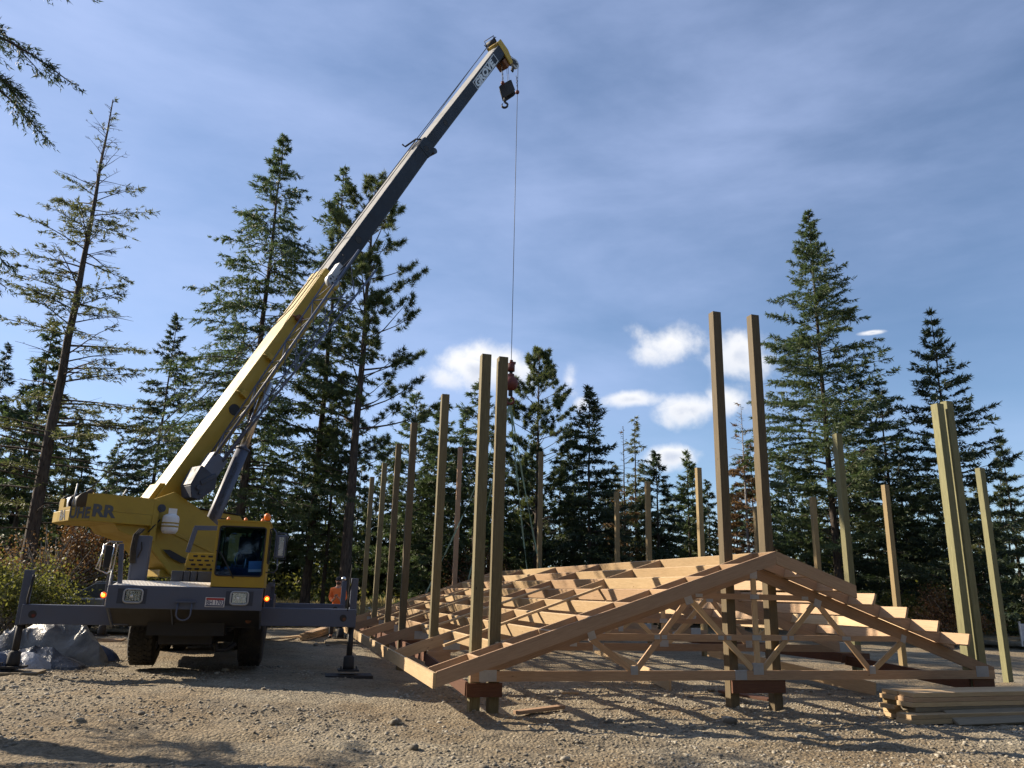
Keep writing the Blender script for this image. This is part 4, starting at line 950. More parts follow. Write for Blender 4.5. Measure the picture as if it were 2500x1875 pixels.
cp(wall(plan[2], plan[1], 3.061, 3.10), 'side_plate', 'crane_yellow', 0, cw)
cp(wall((-3.35, .79), plan[1], 3.1005, 3.38), 'side_plate', 'crane_yellow', 0, cw)
cp(wall(plan[3], (-3.54, .1), 3.1205, 3.30), 'side_plate', 'crane_yellow', 0, cw)
b = MB(); b.prism([(-2.05, 3.40), (-2.05, 2.55), (-1.92, 2.50), (-1.92, 3.38)], T0, HS, ZV, NN, .60, .90); b.prism([(-2.75, 2.83), (-2.05, 2.83), (-1.92, 2.50), (-2.05, 2.52), (-2.62, 2.68)], T0, HS, ZV, NN, -.6, .78); cp(b, 'rear_frame', 'crane_yellow', .008, cw)
b = MB(); b.tube([S(-3.22, -.5, 3.24), S(-3.22, .45, 3.24)], .17, 20); dr = cp(b, 'hoist_drum', 'galvanised', 0, cw)
b = MB()
for n_ in (-.53, .42, .0): b.tube([S(-3.22, n_, 3.24), S(-3.22, n_ + .05, 3.24)], .215, 22)
b.tube([S(-3.2, .3, 3.42), S(-3.1, .2, 3.50), S(-3.0, .1, 3.44)], .05, 8); cp(b, 'drum_flange', 'black_steel', 0, cw)
for p_, q_ in ((S(-3.45, .35, 3.2), S(-3.38, .2, 3.62)), (S(-2.6, .55, 3.4), S(-2.5, .5, 3.58))):
    b = MB(); b.tube([p_, q_], .015, 6); cp(b, 'guide_rod', 'galvanised', 0, cw)
mm = frame_matrix(S(-3.26, .9045, 2.94), HS, ZV, NN)
o = text_mesh('RR', .335, 'lettering', 'letter_grey', mm, .002, 1.08, .014, .0); cp(o, 'lettering', None, 0, cw)
P1, P2 = S(*plan[2], 0), S(*plan[1], 0); dd_ = (P2 - P1).normalized(); nr = Vector((dd_.y, -dd_.x, 0)); 
if nr.dot(NN) < 0: nr = -nr
o = text_mesh('UHE', .31, 'lettering', 'letter_grey', frame_matrix(P1 + nr * .004 + ZV * 2.895, dd_, ZV, nr), .002, .78, .010); cp(o, 'lettering', None, 0, cw)
P1b, P2b = S(*plan[3], 0), S(*plan[2], 0); d2_ = (P2b - P1b).normalized(); n2_ = Vector((d2_.y, -d2_.x, 0))
if n2_.dot(NN) < 0: n2_ = -n2_
o = text_mesh('BA', .28, 'lettering', 'letter_grey', frame_matrix(P1b + d2_ * .14 + n2_ * .004 + ZV * 2.87, d2_, ZV, n2_), .002, .9, .008); cp(o, 'lettering', None, 0, cw)
# upper operator cab beyond the boom
b = MB(); b.prism([(-.80, 2.0), (.95, 2.0), (.95, 3.25), (.85, 3.38), (-.75, 3.46), (-.80, 3.4)], T0, HS, ZV, NN, -1.42, -.75)
uc = cp(b, 'operator_cab', 'crane_yellow', .03)
b = MB(); b.prism([(-.78, 3.475), (.82, 3.395), (.82, 3.42), (-.78, 3.50)], T0, HS, ZV, NN, -1.44, -.73); cp(b, 'roof_edge', 'black_steel', 0, uc)
b = MB(); b.prism([(-.48, 2.95), (.80, 2.90), (.80, 3.20), (.74, 3.26), (-.42, 3.32), (-.48, 3.26)], T0, HS, ZV, NN, -.7495, -.742); cp(b, 'window_seal', 'black_steel', 0, uc)
b = MB(); b.prism([(-.44, 2.98), (.76, 2.93), (.76, 3.18), (-.44, 3.28)], T0, HS, ZV, NN, -.7415, -.738); cp(b, 'window_glass', 'chrome', 0, uc)

# boom sections
BP = Vector((0, 6.70)); BS = 1.81
bd = Vector((1, BS)).normalized()                        # along the boom in (s,z)
def BM(t, q, n): # t metres along from s=-1.9, q below the top-near edge line, n lateral
    q = q + .021 * max(0.0, t - 14.5)                    # the thin upper section sags a little
    p0 = Vector((-1.9, 6.70 - 1.9 * BS)); p = p0 + bd * t + Vector((bd.y, -bd.x)) * q
    return S(p.x, n, p.y)
def bt(s): return (s + 1.9) / bd.x
BDIR = (HS * bd.x + ZV * bd.y); BN = (HS * bd.y - ZV * bd.x)
def section(t0, t1, q0, q1, n0, n1, mat, name, ch=.05):
    b = MB(); poly = [(q0 + ch * .3, n0), (q0, n0 + ch * .3), (q0, n1 - ch * .3), (q0 + ch * .3, n1), (q1 - ch, n1), (q1, n1 - ch), (q1, n0 + ch), (q1 - ch, n0)]
    o = BM(t0, 0, 0); D_ = (BM(t1, 0, 0) - o); b.prism([(q, n) for q, n in poly], o, BN, NN, D_.normalized(), 0, D_.length)
    sec = cp(b, name, mat, .004)
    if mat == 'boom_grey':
        b = MB(); b.prism([(q0 - .004, n0 + .04), (q0 - .004, n1 - .03), (q0 - .001, n1 - .03), (q0 - .001, n0 + .04)], o, BN, NN, D_.normalized(), 0, D_.length); cp(b, 'top_strip', 'boom_top_pale', 0, sec)  # thin strip added to give the top face a paler grey than the sides
    return sec
s1 = section(.15, bt(1.98), 0, .60, -.38, .30, 'crane_yellow', 'boom_section')
b = MB(); b.prism([(.05, -.1), (.05, .64), (1.1, .62), (.6, -.1)], BM(0, 0, 0), BDIR, BN, NN, -.30, .22); cp(b, 'boom_foot', 'crane_yellow', .01)
b = MB(); o_ = BM(bt(1.98) - .28, -.015, 0)
b.box((0, -.395, 0), (.63, .315, .28), (BN, NN, BDIR), o_ ); cp(b, 'collar', 'crane_yellow', .008, s1)
def hole(sec, s_, q, r_, n_):
    b = MB(); c = BM(s_, q, 0); b.tube([c + NN * (n_ - .01), c + NN * (n_ + .004)], r_, 22); cp(b, 'side_hole', 'black_steel', 0, sec)
    b = MB(); b.tube([c + NN * (n_ - .002) + (BDIR * r_ * math.cos(a) + BN * r_ * math.sin(a)) for a in np.linspace(0, 2 * PI, 25)], .012, 6, False); cp(b, 'hole_rim', None or 'crane_yellow' if n_ > .29 else 'boom_grey', 0, sec)
hole(s1, 3.04, .26, .155, .30)
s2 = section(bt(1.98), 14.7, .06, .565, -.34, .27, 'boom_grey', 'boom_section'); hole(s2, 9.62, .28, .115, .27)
b = MB(); b.box((0, -.36, 0), (.52, .285, .5), (BN, NN, BDIR), BM(14.2, .05, 0)); cp(b, 'collar', 'boom_grey', .01, s2)
b = MB(); b.tube([BM(14.68, .60, -.25), BM(14.68, .60, .26)], .10, 16); cp(b, 'roller', 'dark_blue_box', 0, s2)
b = MB(); b.tube([BM(bt(5.1), .0, .25), BM(bt(5.15), -.06, .0), BM(bt(5.0), -.10, -.3), BM(bt(5.0), -.22, -.34)], .03, 6); cp(b, 'rope_guard', 'black_steel', 0, s2)
hole(s2, 14.38, .31, .10, .2855)
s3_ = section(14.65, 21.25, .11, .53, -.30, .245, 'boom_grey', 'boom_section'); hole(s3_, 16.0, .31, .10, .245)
# lettering near the tip with its frame
tl, tb = 18.56, 20.64
b = MB(); w_ = .030; q0_, q1_ = .165, .495
for (a, c, e, f_) in ((tl, tb, q0_, q0_ + w_), (tl, tb, q1_ - w_, q1_), (tl, tl + w_, q0_ + w_, q1_ - w_), (tb - w_, tb, q0_ + w_, q1_ - w_)):
    b.box((e, .2455, a), (f_, .249, c), (BN, NN, BDIR), BM(18.56, 0, 0) - BDIR * 18.56 + BN * .02)
cp(b, 'letter_frame', 'letter_white', 0, s3_)
o = text_mesh('GROVE', .325, 'lettering', 'letter_white', frame_matrix(BM(tl + .08, q1_ - .03, .247), BDIR, -BN, NN), .002, 1.58, .018); cp(o, 'lettering', None, 0, s3_)
# boom head
hb = MB(); t_ = 21.25
hb.box((.02, -.32, 0), (.60, .26, .22), (BN, NN, BDIR), BM(t_, 0, 0))
hb.prism([(0, .0), (.32, .02), (.34, .5), (.14, .95), (-.08, .92), (-.02, .55), (0, .3)], BM(t_, 0, 0), BDIR, BN, NN, .20, .255)
hb.prism([(0, .0), (.32, .02), (.34, .5), (.14, .95), (-.08, .92), (-.02, .55), (0, .3)], BM(t_, 0, 0), BDIR, BN, NN, -.32, -.265)
head = cp(hb, 'boom_head', 'crane_yellow', .008)
hb = MB(); hb.box((.62, -.24, -.25), (.95, .18, .10), (BN, NN, BDIR), BM(t_, 0, 0)); cp(hb, 'sheave_block', 'rusty', .01, head)
for n_ in (-.2, -.05, .1):
    hb = MB(); c = BM(t_ + .12, .62, n_); hb.tube([c, c + NN * .06], .20, 22); cp(hb, 'sheave', 'black_steel', 0, head)
# auxiliary nose sheave from which the hoist line drops
NC = S(DD - .20, 0, 21.72)
hb = MB(); hb.tube([NC - NN * .05, NC + NN * .05], .20, 24); ns = cp(hb, 'nose_sheave', 'galvanised', 0, head)
hb = MB()
for a in (.3, 1.9, 3.5, 5.0): hb.tube([NC + NN * .045 + (HS * math.cos(a) + ZV * math.sin(a)) * .10, NC + NN * .056 + (HS * math.cos(a) + ZV * math.sin(a)) * .10], .038, 10)
cp(hb, 'sheave_hole', 'black_steel', 0, head)
hb = MB(); hb.beam(BM(t_ + .2, .75, .16), NC + NN * .09, .02, .16, NN); hb.beam(BM(t_ + .2, .75, -.16), NC - NN * .09, .02, .16, NN); hb.beam(NC - ZV * .1 - HS * .05, NC - ZV * .42 - HS * .14, .05, .12, NN); cp(hb, 'nose_arm', 'black_steel', 0, head)
hb = MB()
hb.tube([BM(t_ + .05, -.02, -.28), BM(t_ + .12, -.26, -.28), BM(t_ + .12, -.26, .2), BM(t_ + .05, -.02, .2)], .018, 6); hb.tube([BM(t_ - .2, -.0, -.1), BM(t_ - .25, -.22, -.12)], .022, 6); hb.tube([BM(t_ + .12, -.1, -.0), BM(t_ + .33, -.16, .0), BM(t_ + .5, -.1, .0)], .018, 6)
hb.tube([BM(t_ + .06, -.1, -.2), BM(t_ + .06, -.1, .18)], .09, 12); cp(hb, 'rope_guard', 'black_steel', 0, head)
# ropes
rp = MB(); rp.tube([S(-3.2, .1, 3.42), BM(6.2, -.10, .05), BM(14.5, -.06, .05), BM(t_ + .05, -.12, .0)], .014, 5)
cp(rp, 'hoist_rope', 'wire')
rp = MB(); rp.tube([S(-2.9, .35, 3.42), BM(6.4, -.07, .2), BM(14.5, -.03, .15), BM(t_ + .05, -.1, -.12)], .012, 5); cp(rp, 'hoist_rope', 'wire')
rp = MB(); rp.tube([BM(t_ + .12, -.1, 0.02), NC + HS * .05 + ZV * .205], .012, 5); rp.tube([NC + HS * .2, Vector((-.045, 26.0, 9.55))], .0125, 6); cp(rp, 'hoist_rope', 'wire')
# lift cylinder
lc = MB(); a_ = S(-.62, 0, 1.95); c_ = S(.29, 0, 4.90); e_ = S(.80, 0, 6.75); lc.tube([a_, c_], .155, 20); lc.tube([c_, c_ + (e_ - c_).normalized() * .05], .17, 20)
cyl = cp(lc, 'lift_cylinder', 'crane_grey')
lc = MB(); lc.tube([c_, e_], .105, 18); cp(lc, 'piston_rod', 'chrome', 0, cyl)
cdir = (c_ - a_).normalized(); view = (Vector((0, 0, 1.64)) - (a_ + c_) / 2).normalized(); cn = (view - cdir * view.dot(cdir)).normalized(); cx_ = cdir; cyv = cn.cross(cdir)
o = text_mesh('www.bauherrcrane.com', .165, 'lettering', 'letter_grey', frame_matrix(a_ + cdir * 1.10 + cn * .156 - cyv * .05, cdir, cyv, cn), .001, 1.0, .002)
for vtx in o.data.vertices:   # wrap the flat text round the barrel
    rel = vtx.co - a_; tt = rel.dot(cdir); yy = rel.dot(cyv); an = yy / .156
    vtx.co = a_ + cdir * tt + (cn * math.cos(an) + cyv * math.sin(an)) * .1575
cp(o, 'lettering', None, 0, cyl)
# stowed lattice extension along the near side of the boom
def LT(t, q, n): return BM(t, q, n)
lt = MB(); tA, tB = 1.62, 8.80
def qn(k, f):   # chord k at fraction f
    q = {0: (.38, .11), 1: (.31, .23), 2: (.70, .80), 3: (.55, .99)}[k]; n = {0: (.42, .46), 1: (.90, .95), 2: (.42, .46), 3: (.90, .95)}[k]
    return q[0] + (q[1] - q[0]) * f, n[0] + (n[1] - n[0]) * f
def cpnt(k, f): q, n = qn(k, f); return LT(tA + (tB - tA) * f , q, n)
for k in range(4): lt.tube([cpnt(k, 0), cpnt(k, 1.0 if k in (1, 3) else .86)], .030 if k in (1, 3) else .022, 7)
lat = cp(lt, 'lattice_extension', 'crane_grey')
lt = MB(); nb = 9
for (k1, k2) in ((0, 1), (2, 3), (0, 2), (1, 3)):
    for i in range(nb):
        f0, f1 = i / nb * .93, (i + 1) / nb * .93
        lt.tube([cpnt(k1, f0), cpnt(k2, f1)] if i % 2 else [cpnt(k2, f0), cpnt(k1, f1)], .013, 5)
        if k1 in (0, 2): lt.tube([cpnt(k1, f0), cpnt(k2, f0)], .011, 5)
cp(lt, 'lacing', 'crane_grey', 0, lat)
lt = MB(); lt.box((.27, .55, 1.08), (.66, .90, 1.70), (BN, NN, BDIR), BM(0, 0, 0)); cp(lt, 'base_box', 'crane_grey', .02, lat)
lt = MB(); lt.prism([(1.24, .20), (.72, .25), (.52, .42), (.58, .60), (.98, .76), (1.20, .66)], BM(0, 0, 0), BDIR, BN, NN, .46, .94); lt.tube([BM(.78, .42, .94), BM(.78, .42, .99)], .06, 12); lt.tube([BM(.70, .52, .94), BM(.70, .52, .98)], .035, 10); lt.beam(BM(.74, .24, .70), BM(1.22, .19, .70), .5, .03, NN); lt.beam(BM(.9, .40, .95), BM(1.25, .60, .95), .1, .03, BN); cp(lt, 'base_casting', 'dark_blue_box', .015, lat)
lt = MB(); c = BM(7.55, .20, .72); lt.tube([c - NN * .09, c + NN * .09], .17, 22); lt.box((.04, .62, 7.62), (.22, .82, 8.1), (BN, NN, BDIR), BM(0, 0, 0)); cp(lt, 'jib_sheave', 'galvanised', 0, lat)
lt = MB()
for a in (.5, 1.8, 3.0, 4.3, 5.5): lt.tube([c + NN * .088 + (BDIR * math.cos(a) + BN * math.sin(a)) * .10, c + NN * .095 + (BDIR * math.cos(a) + BN * math.sin(a)) * .10], .033, 10)
lt.tube([BM(7.9, .15, .7), BM(8.5, .12, .62), BM(8.55, .06, .6)], .02, 6); lt.tube([BM(7.9, .18, .8), BM(8.75, .25, .9)], .02, 6); cp(lt, 'sheave_hole', 'black_steel', 0, lat)
for s_ in (-.25, .35, 1.05):
    lt = MB(); lt.box((.12, .302, bt(s_)), (.30, .44, bt(s_) + .14), (BN, NN, BDIR), BM(0, 0, 0)); lt.tube([BM(bt(s_) + .05, .02, .31), BM(bt(s_) + .05, .2, .42)], .02, 6); cp(lt, 'stow_bracket', 'rusty' if s_ > 1 else 'crane_yellow', 0, s1)
# propane bottle
g = MB(); c = S(-1.67, .95, 0)
prof = [(2.70, .10), (2.705, .13), (2.76, .165), (2.80, .172), (3.02, .172), (3.07, .155), (3.105, .10), (3.12, .03)]
g.tube([c + ZV * z for z, _ in prof], [r_ for _, r_ in prof], 20); pb = cp(g, 'gas_bottle', 'white_paint', 0)
g = MB()
for z in (2.83, 2.90): g.tube([c + ZV * z, c + ZV * (z + .03)], .176, 20)
cp(g, 'strap', 'crane_yellow', 0, pb)
g = MB(); g.box((-.09, -.05, 3.10), (.09, -.04, 3.23), (HS, NN, ZV), c + NN * .09); g.tube([c + ZV * 3.12, c + ZV * 3.2], .03, 8); cp(g, 'valve_collar', 'white_paint', 0, pb)
g = MB(); g.tube([S(-1.86, .86, 2.98), S(-2.0, .9, 2.82), S(-2.08, .88, 2.70)], .016, 6); cp(g, 'gas_hose', 'rubber', 0, pb)

# ------------------------------------------------------------------ what hangs from the boom
hbx = S(9.35, .0, 20.25)
hk = Thing('hook_block', tuple(hbx), 'black diamond shaped hook block hanging under the boom head', 'hook block')
tilt = math.radians(30)
HX = (HS * math.cos(-.9) + NN * math.sin(-.9)).normalized(); 
b = MB()
dia = [(0, .40), (.07, .44), (.34, .06), (.30, -.05), (.06, -.36), (-.06, -.36), (-.30, .02), (-.26, .12)]
KX = (CE * .90 - CB * .35).normalized(); KN = Vector((KX.y, -KX.x, 0))
rot = lambda p, a: (p[0] * math.cos(a) - p[1] * math.sin(a), p[0] * math.sin(a) + p[1] * math.cos(a))
for n0 in (.10, -.14): b.prism([rot(p, -.28) for p in dia], hbx, KX, ZV, KN, n0, n0 + .04)
b.box((-.2, -.10, -.02), (.2, .10, .02), (KX, KN, ZV), hbx); b.box((-.10, -.10, -.30), (.02, .10, -.27), (KX, KN, ZV), hbx)
hk.part(b, 'cheek_plate', 'black_steel', .006)
b = MB(); b.tube([hbx + ZV * .05 - KN * .09, hbx + ZV * .05 + KN * .09], .22, 20); hk.part(b, 'sheave', 'black_steel')
b = MB(); hc = hbx + Vector((-.05, 0, -.62)); b.tube([hc + KX * .0 + ZV * .34, hc + ZV * .13], .05, 8)
b.tube([hc + (KX * math.cos(a) + ZV * math.sin(a)) * .11 for a in np.linspace(PI * .5, -PI * 1.28, 16)], [.042] * 8 + [.045] * 4 + [.03, .026, .02, .012], 8); hk.part(b, 'hook', 'black_steel')
b = MB()
for (dx, dn) in ((-.14, .03), (-.10, .0), (.06, .0), (.12, .03)): b.tube([hbx + KX * dx + KN * dn + ZV * .1, BM(t_ + .1, .74, .0) + KX * (dx) + KN * dn], .008, 5)
hk.part(b, 'rope_fall', 'wire')
def ballweight(p, r_, top, label, cat, chain=True):
    t = Thing('anti_two_block_weight', tuple(p), label, cat)
    b = MB(); b.ball(p, r_, 12, (1, 1, 1.1)); t.part(b, 'weight', 'ball_red')
    b = MB(); n_ = 9
    for k in range(n_): 
        z = p.z + r_ + (top - p.z - r_) * (k + .5) / n_; dx = .10 * (k / n_) * 1.0
        b.tube([(p.x - dx * .6, p.y, z - .05), (p.x - dx * .6 + (.02 if k % 2 else -.02), p.y, z + .04)], .012, 5)
    t.part(b, 'chain', 'black_steel')
ballweight(S(9.0, .12, 20.36), .075, 21.25, 'small red weight on a chain left of the hook block', 'weight')
ballweight(S(DD + .0, .0, 20.55), .082, 21.3, 'small red weight on the single hoist line right of the hook block', 'weight')
HP = Vector((-.045, 26.0, 9.35))
hb_ = Thing('headache_ball', (HP.x, HP.y, 8.2), 'red swivel ball and hook on the end of the single hoist line', 'crane ball')
b = MB(); b.tube([HP + ZV * .25, HP + ZV * .12], .06, 8); b.tube([HP + ZV * .12, HP - ZV * .16], .13, 12); b.tube([HP + ZV * .16 , HP + ZV * .12 + Vector((.16, 0, .02))], .05, 6); hb_.part(b, 'wedge_socket', 'ball_red')
b = MB(); b.tube([HP - ZV * .16, HP - ZV * .35], .06, 8); b.tube([HP - ZV * .80, HP - ZV * 1.05], .075, 8); hb_.part(b, 'swivel', 'black_steel')
b = MB(); b.ball(HP - ZV * .60, .27, 20, (1, 1, 1)); b.tube([HP - ZV * .27, HP - ZV * .40], .12, 12); hb_.part(b, 'ball', 'ball_red')
hc = HP - ZV * 1.22; b = MB(); b.tube([hc + (Vector((1, 0, 0)) * math.cos(a) + ZV * math.sin(a)) * .12 for a in np.linspace(PI * .5, -PI * 1.25, 14)], .045, 8); hb_.part(b, 'hook', 'ball_red')
for (a, c, lab) in ((4.85, 26.3, 'sling running left from the hanging hook down to the far rafters'), (6.3, 26.4, 'sling dropping steeply behind the near left posts'),
                    (8.43, 26.3, 'left sling of the green pair dropping to the ridge'), (9.02, 26.3, 'right sling of the green pair dropping to the ridge')):
    top = HP - ZV * 1.32; bot = W(a, c, ztop(a) + .02)
    g = MB(); mid = (top + bot) / 2; n_ = 14; pts = [top.lerp(bot, k / n_) - ZV * (.20 * math.sin(PI * k / n_)) for k in range(n_ + 1)]
    for k in range(n_): g.beam(pts[k], pts[k + 1], .055, .008, Vector((math.cos(k * .7), math.sin(k * .7), 0)))
    t = Thing('lifting_sling', tuple(bot), lab, 'sling', 'slings between the hook and the roof'); t.part(g, 'webbing', 'sling_green')
    g = MB(); g.tube([bot + ZV * .12, bot + Vector((.05, 0, -.05)), bot - ZV * .16, bot + Vector((-.05, 0, -.05)), bot + ZV * .12], .015, 6); t.part(g, 'shackle', 'black_steel')

# ------------------------------------------------------------------ conifers
def rand_unit(n):
    v = RNG.normal(size=(n, 3)); return v / np.linalg.norm(v, axis=1, keepdims=True)
def nrmz(a): return a / np.maximum(np.linalg.norm(a, axis=1, keepdims=True), 1e-9)
def conifer(name, H, Rm, base=.12, n_br=120, droop=.25, rise=.1, power=.8, leaf=.20, lw=.055, density=1.0, bare_top=0.0, bare_low=0.0, tuft=False, leafmat='fir_green', barkmat='bark',
            r_trunk=.16, gaps=0.0, side_bias=0.0, seed=0, whorl=False, twig_n=22, curl=0.0, per=12):
    """returns (trunk mesh with limbs, crown mesh of needle sprays); the tree is H high and Rm wide in its widest part"""
    g = np.random.default_rng(seed + 11)
    rnd = random.Random(seed + 5)
    wood_v, wood_f = [], []
    def tubep(pts, rad, n=5):
        b = len(wood_v); m_ = len(pts)
        for i, p in enumerate(pts):
            d = Vector(pts[min(i + 1, m_ - 1)]) - Vector(pts[max(i - 1, 0)]); d.normalize()
            ref = Vector((0, 0, 1)) if abs(d.z) < .8 else Vector((1, 0, 0)); x = d.cross(ref).normalized(); y = x.cross(d)
            for k in range(n):
                a = 2 * PI * k / n; wood_v.append(tuple(Vector(p) + (x * math.cos(a) + y * math.sin(a)) * rad[i]))
        for i in range(m_ - 1):
            for k in range(n):
                j = (k + 1) % n; wood_f.append((b + i * n + k, b + i * n + j, b + (i + 1) * n + j, b + (i + 1) * n + k))
    nseg = 14; wob = [(rnd.uniform(-1, 1), rnd.uniform(-1, 1)) for _ in range(nseg + 1)]
    tp = []
    for i in range(nseg + 1):
        t = i / nseg; tp.append((wob[i][0] * .03 * H * .05, wob[i][1] * .03 * H * .05, t * H))
    tubep(tp, [r_trunk * (1 - .93 * (i / nseg) ** .9) * (1.25 if i == 0 else 1) for i in range(nseg + 1)], 9)
    TO, TDr, TL, TS = [], [], [], []       # twigs
    hs_ = []
    for i in range(n_br):
        t = base + (1 - base) * ((i + .5) / n_br) ** (1.0 / 1.12)
        if whorl: t = base + (1 - base) * (round((t - base) / (1 - base) * whorl) / whorl) + rnd.uniform(-.006, .006)
        hs_.append(min(t, .995))
    for i, t in enumerate(hs_):
        az = rnd.uniform(0, 2 * PI) if not whorl else (i * 2.39996 + rnd.uniform(-.2, .2))
        tt = (t - base) / (1 - base)
        prof = (1 - tt) ** power * (0.55 + 0.45 * min(1, tt / .16)) * (1 - .45 * max(0, (tt - .7) / .3) ** 1.5)
        L = Rm * prof * rnd.uniform(.60, 1.10) + .05
        if rnd.random() < gaps: L *= rnd.uniform(.25, .6)
        L *= 1 + side_bias * math.cos(az)
        bare = (tt > 1 - bare_top) or (rnd.random() < bare_low * (1 - tt) * 1.6)
        up0 = rise + (.55 if tt > .8 else .25 * tt) + rnd.uniform(-.12, .12)
        a = Vector((math.cos(az), math.sin(az), 0)); p = Vector((0, 0, t * H)); n_s = 7; pts = [tuple(p)]
        ds = droop * rnd.uniform(.6, 1.3)
        for k in range(n_s):
            f = (k + 1) / n_s; dz = up0 - ds * 2.2 * f + curl * f * f * 2.0
            d = (a + Vector((rnd.uniform(-.10, .10), rnd.uniform(-.10, .10), dz))).normalized(); p = p + d * (L / n_s); pts.append(tuple(p))
        r0_ = max(.008, r_trunk * .17 * (L / (Rm + .1)) + .006)
        tubep(pts, [r0_ * (1 - .8 * k / n_s) for k in range(n_s + 1)], 4)
        P = np.array(pts); seg = np.diff(P, axis=0)
        nt_ = max(3, int(twig_n * (L / Rm + .25) * density * (0.45 if bare else 1)))
        f = g.uniform(.10 if not tuft else .45, 1.0, nt_) ** .85; k = np.minimum((f * n_s).astype(int), n_s - 1)
        o = P[k] + seg[k] * (f * n_s - k)[:, None]; d = nrmz(seg[k])
        side = nrmz(np.cross(d, np.array([0, 0, 1.0]))) * g.choice([-1, 1], nt_)[:, None]
        ang = g.uniform(.5, 1.15, nt_)[:, None]
        td = d * np.cos(ang) + side * np.sin(ang); td[:, 2] -= g.uniform(-.05, .45, nt_) * (droop * 2.2 + .15); td = nrmz(td + g.normal(size=(nt_, 3)) * .14)
        tl_ = (L * .30 + .12 * min(1, L)) * (1.08 - f) * g.uniform(.6, 1.2, nt_) + .03 + .07 * min(1, L)
        if bare:
            for j in range(nt_):
                e = o[j] + td[j] * tl_[j]; tubep([tuple(o[j]), tuple((o[j] + e) / 2 + g.normal(size=3) * .02), tuple(e)], [.009, .006, .003], 3)
            if rnd.random() < .75: continue
            sel = g.random(nt_) < .25; o, td, tl_ = o[sel], td[sel], tl_[sel]
            if not len(o): continue
        TO.append(o); TDr.append(td); TL.append(tl_)
        TO.append(P[-1:] ); TDr.append(nrmz(seg[-1:])); TL.append(np.array([.08 + .10 * min(1, L)]))
    if TO:
        TO = np.concatenate(TO); TDr = np.concatenate(TDr); TL = np.concatenate(TL)
        cnt = np.maximum(3, (per * (TL / .45 + .35)).astype(int)) if not tuft else np.full(len(TL), int(per * 1.6))
        idx = np.repeat(np.arange(len(TL)), cnt); n = len(idx)
        f = g.random(n) ** .9 if not tuft else .75 + .25 * g.random(n)
        o = TO[idx] + TDr[idx] * (TL[idx] * f)[:, None] + g.normal(size=(n, 3)) * (.018 if not tuft else .03)
        ru = g.normal(size=(n, 3)); ru /= np.linalg.norm(ru, axis=1, keepdims=True)
        ax = nrmz(TDr[idx] * (.75 if not tuft else .45) + ru * (.62 if not tuft else .9) + np.array([0, 0, -.10 if not tuft else .15]))
        rv = g.normal(size=(n, 3)); wv = nrmz(np.cross(ax, rv))
        ll = leaf * g.uniform(.55, 1.15, n)[:, None]; ww = lw * g.uniform(.6, 1.2, n)[:, None]
        v = np.stack([o - wv * ww * .5, o + wv * ww * .5, o + ax * ll], 1).reshape(-1, 3)
        crown = np_mesh('crown', v, np.arange(n * 3).reshape(-1, 3), leafmat)
    else: crown = None
    F = np.array(wood_f); trunk = np_mesh('trunk', np.array(wood_v), F, barkmat, True)
    return trunk, crown
def place_tree(kind, x, y, label, sx=1.0, sz=1.0, rot=None, cat='tree', group=None, name=None, z=None, gname='conifers round the clearing'):
    trunk, crown = kind[1]; zz = gz(x, y) - .1 if z is None else z
    o = empty(name or kind[0], (x, y, zz), label, cat, group or gname, rz=rot if rot is not None else random.uniform(0, 6.28))
    o.scale = (sx, sx, sz)
    for nm, me in (('trunk', trunk), ('crown', crown)):
        if me is None: continue
        c = bpy.data.objects.new(nm, me); link(c, o)
    return o
def top_of(px, py, Y):
    d = fw * F_PX + rt * (px - 1250.0) - up * (py - 937.5); t = Y / d.y; return d * t + Vector((0, 0, CAM_H))
def tree_at(px, py, Y, Rm, label, seed, mname='fir_tree', rot=None, **kw):
    """a tree of its own, whose tip stands where the photograph shows it at depth Y"""
    p = top_of(px, py, Y); H = p.z - gz(p.x, Y) + .1
    return place_tree((mname, conifer(mname, H, Rm, seed=seed, **kw)), p.x, Y, label, rot=rot or 0.0)
place_tree(('fir_tree', conifer('near', 22, 3.1, seed=1, base=.17, n_br=120, droop=.35, power=.40, leaf=.11, lw=.026, r_trunk=.26, twig_n=30, per=20, gaps=.15, leafmat='fir_dark')), -10.1, 10.4, 'large fir just outside the left edge, only its branch tips reaching into view', rot=0.4)
tree_at(277, 243, 25, 4.2, 'tall thinning fir with a bare spiky top left of the crane', 2, base=.16, n_br=135, droop=.10, rise=.12, power=.62, leafmat='fir_yellow', bare_top=.24, bare_low=.45, leaf=.17, lw=.04, density=.85, r_trunk=.25, gaps=.2, twig_n=26, per=14)
tree_at(435, 769, 36, 3.3, 'mid sized dark fir between the thinning tall tree and the boom', 3, base=.05, n_br=125, leafmat='fir_dark', droop=.2, r_trunk=.13, leaf=.22)
tree_at(695, 328, 31, 5.8, 'tallest broad fir rising behind the yellow boom section', 4, base=.14, n_br=215, droop=.30, power=.80, leaf=.19, lw=.050, r_trunk=.23, gaps=.12, twig_n=34)
tree_at(842, 407, 33, 3.5, 'slim tall fir crossed by the upper end of the lattice', 5, base=.12, n_br=190, droop=.3, power=.6, leaf=.21, r_trunk=.20, gaps=.2)
tree_at(918, 446, 31, 3.6, 'tall pine with tufted open limbs right of the boom', 6, 'pine_tree', base=.30, n_br=95, droop=.02, rise=.25, power=.35, tuft=True, leafmat='pine_green', leaf=.24, lw=.030, r_trunk=.26, gaps=.2, twig_n=20, per=26, curl=.25)
tree_at(836, 905, 33, 1.9, 'slender young fir beside the trunk of the pine', 7, base=.03, n_br=80, droop=.3, r_trunk=.10, leaf=.22, density=.8)
tree_at(1018, 962, 36, 3.0, 'fir behind the left row of posts, its tip just left of the tan post', 8, base=.02, n_br=95, rise=.3, droop=.12, power=.55, r_trunk=.13, leaf=.23)
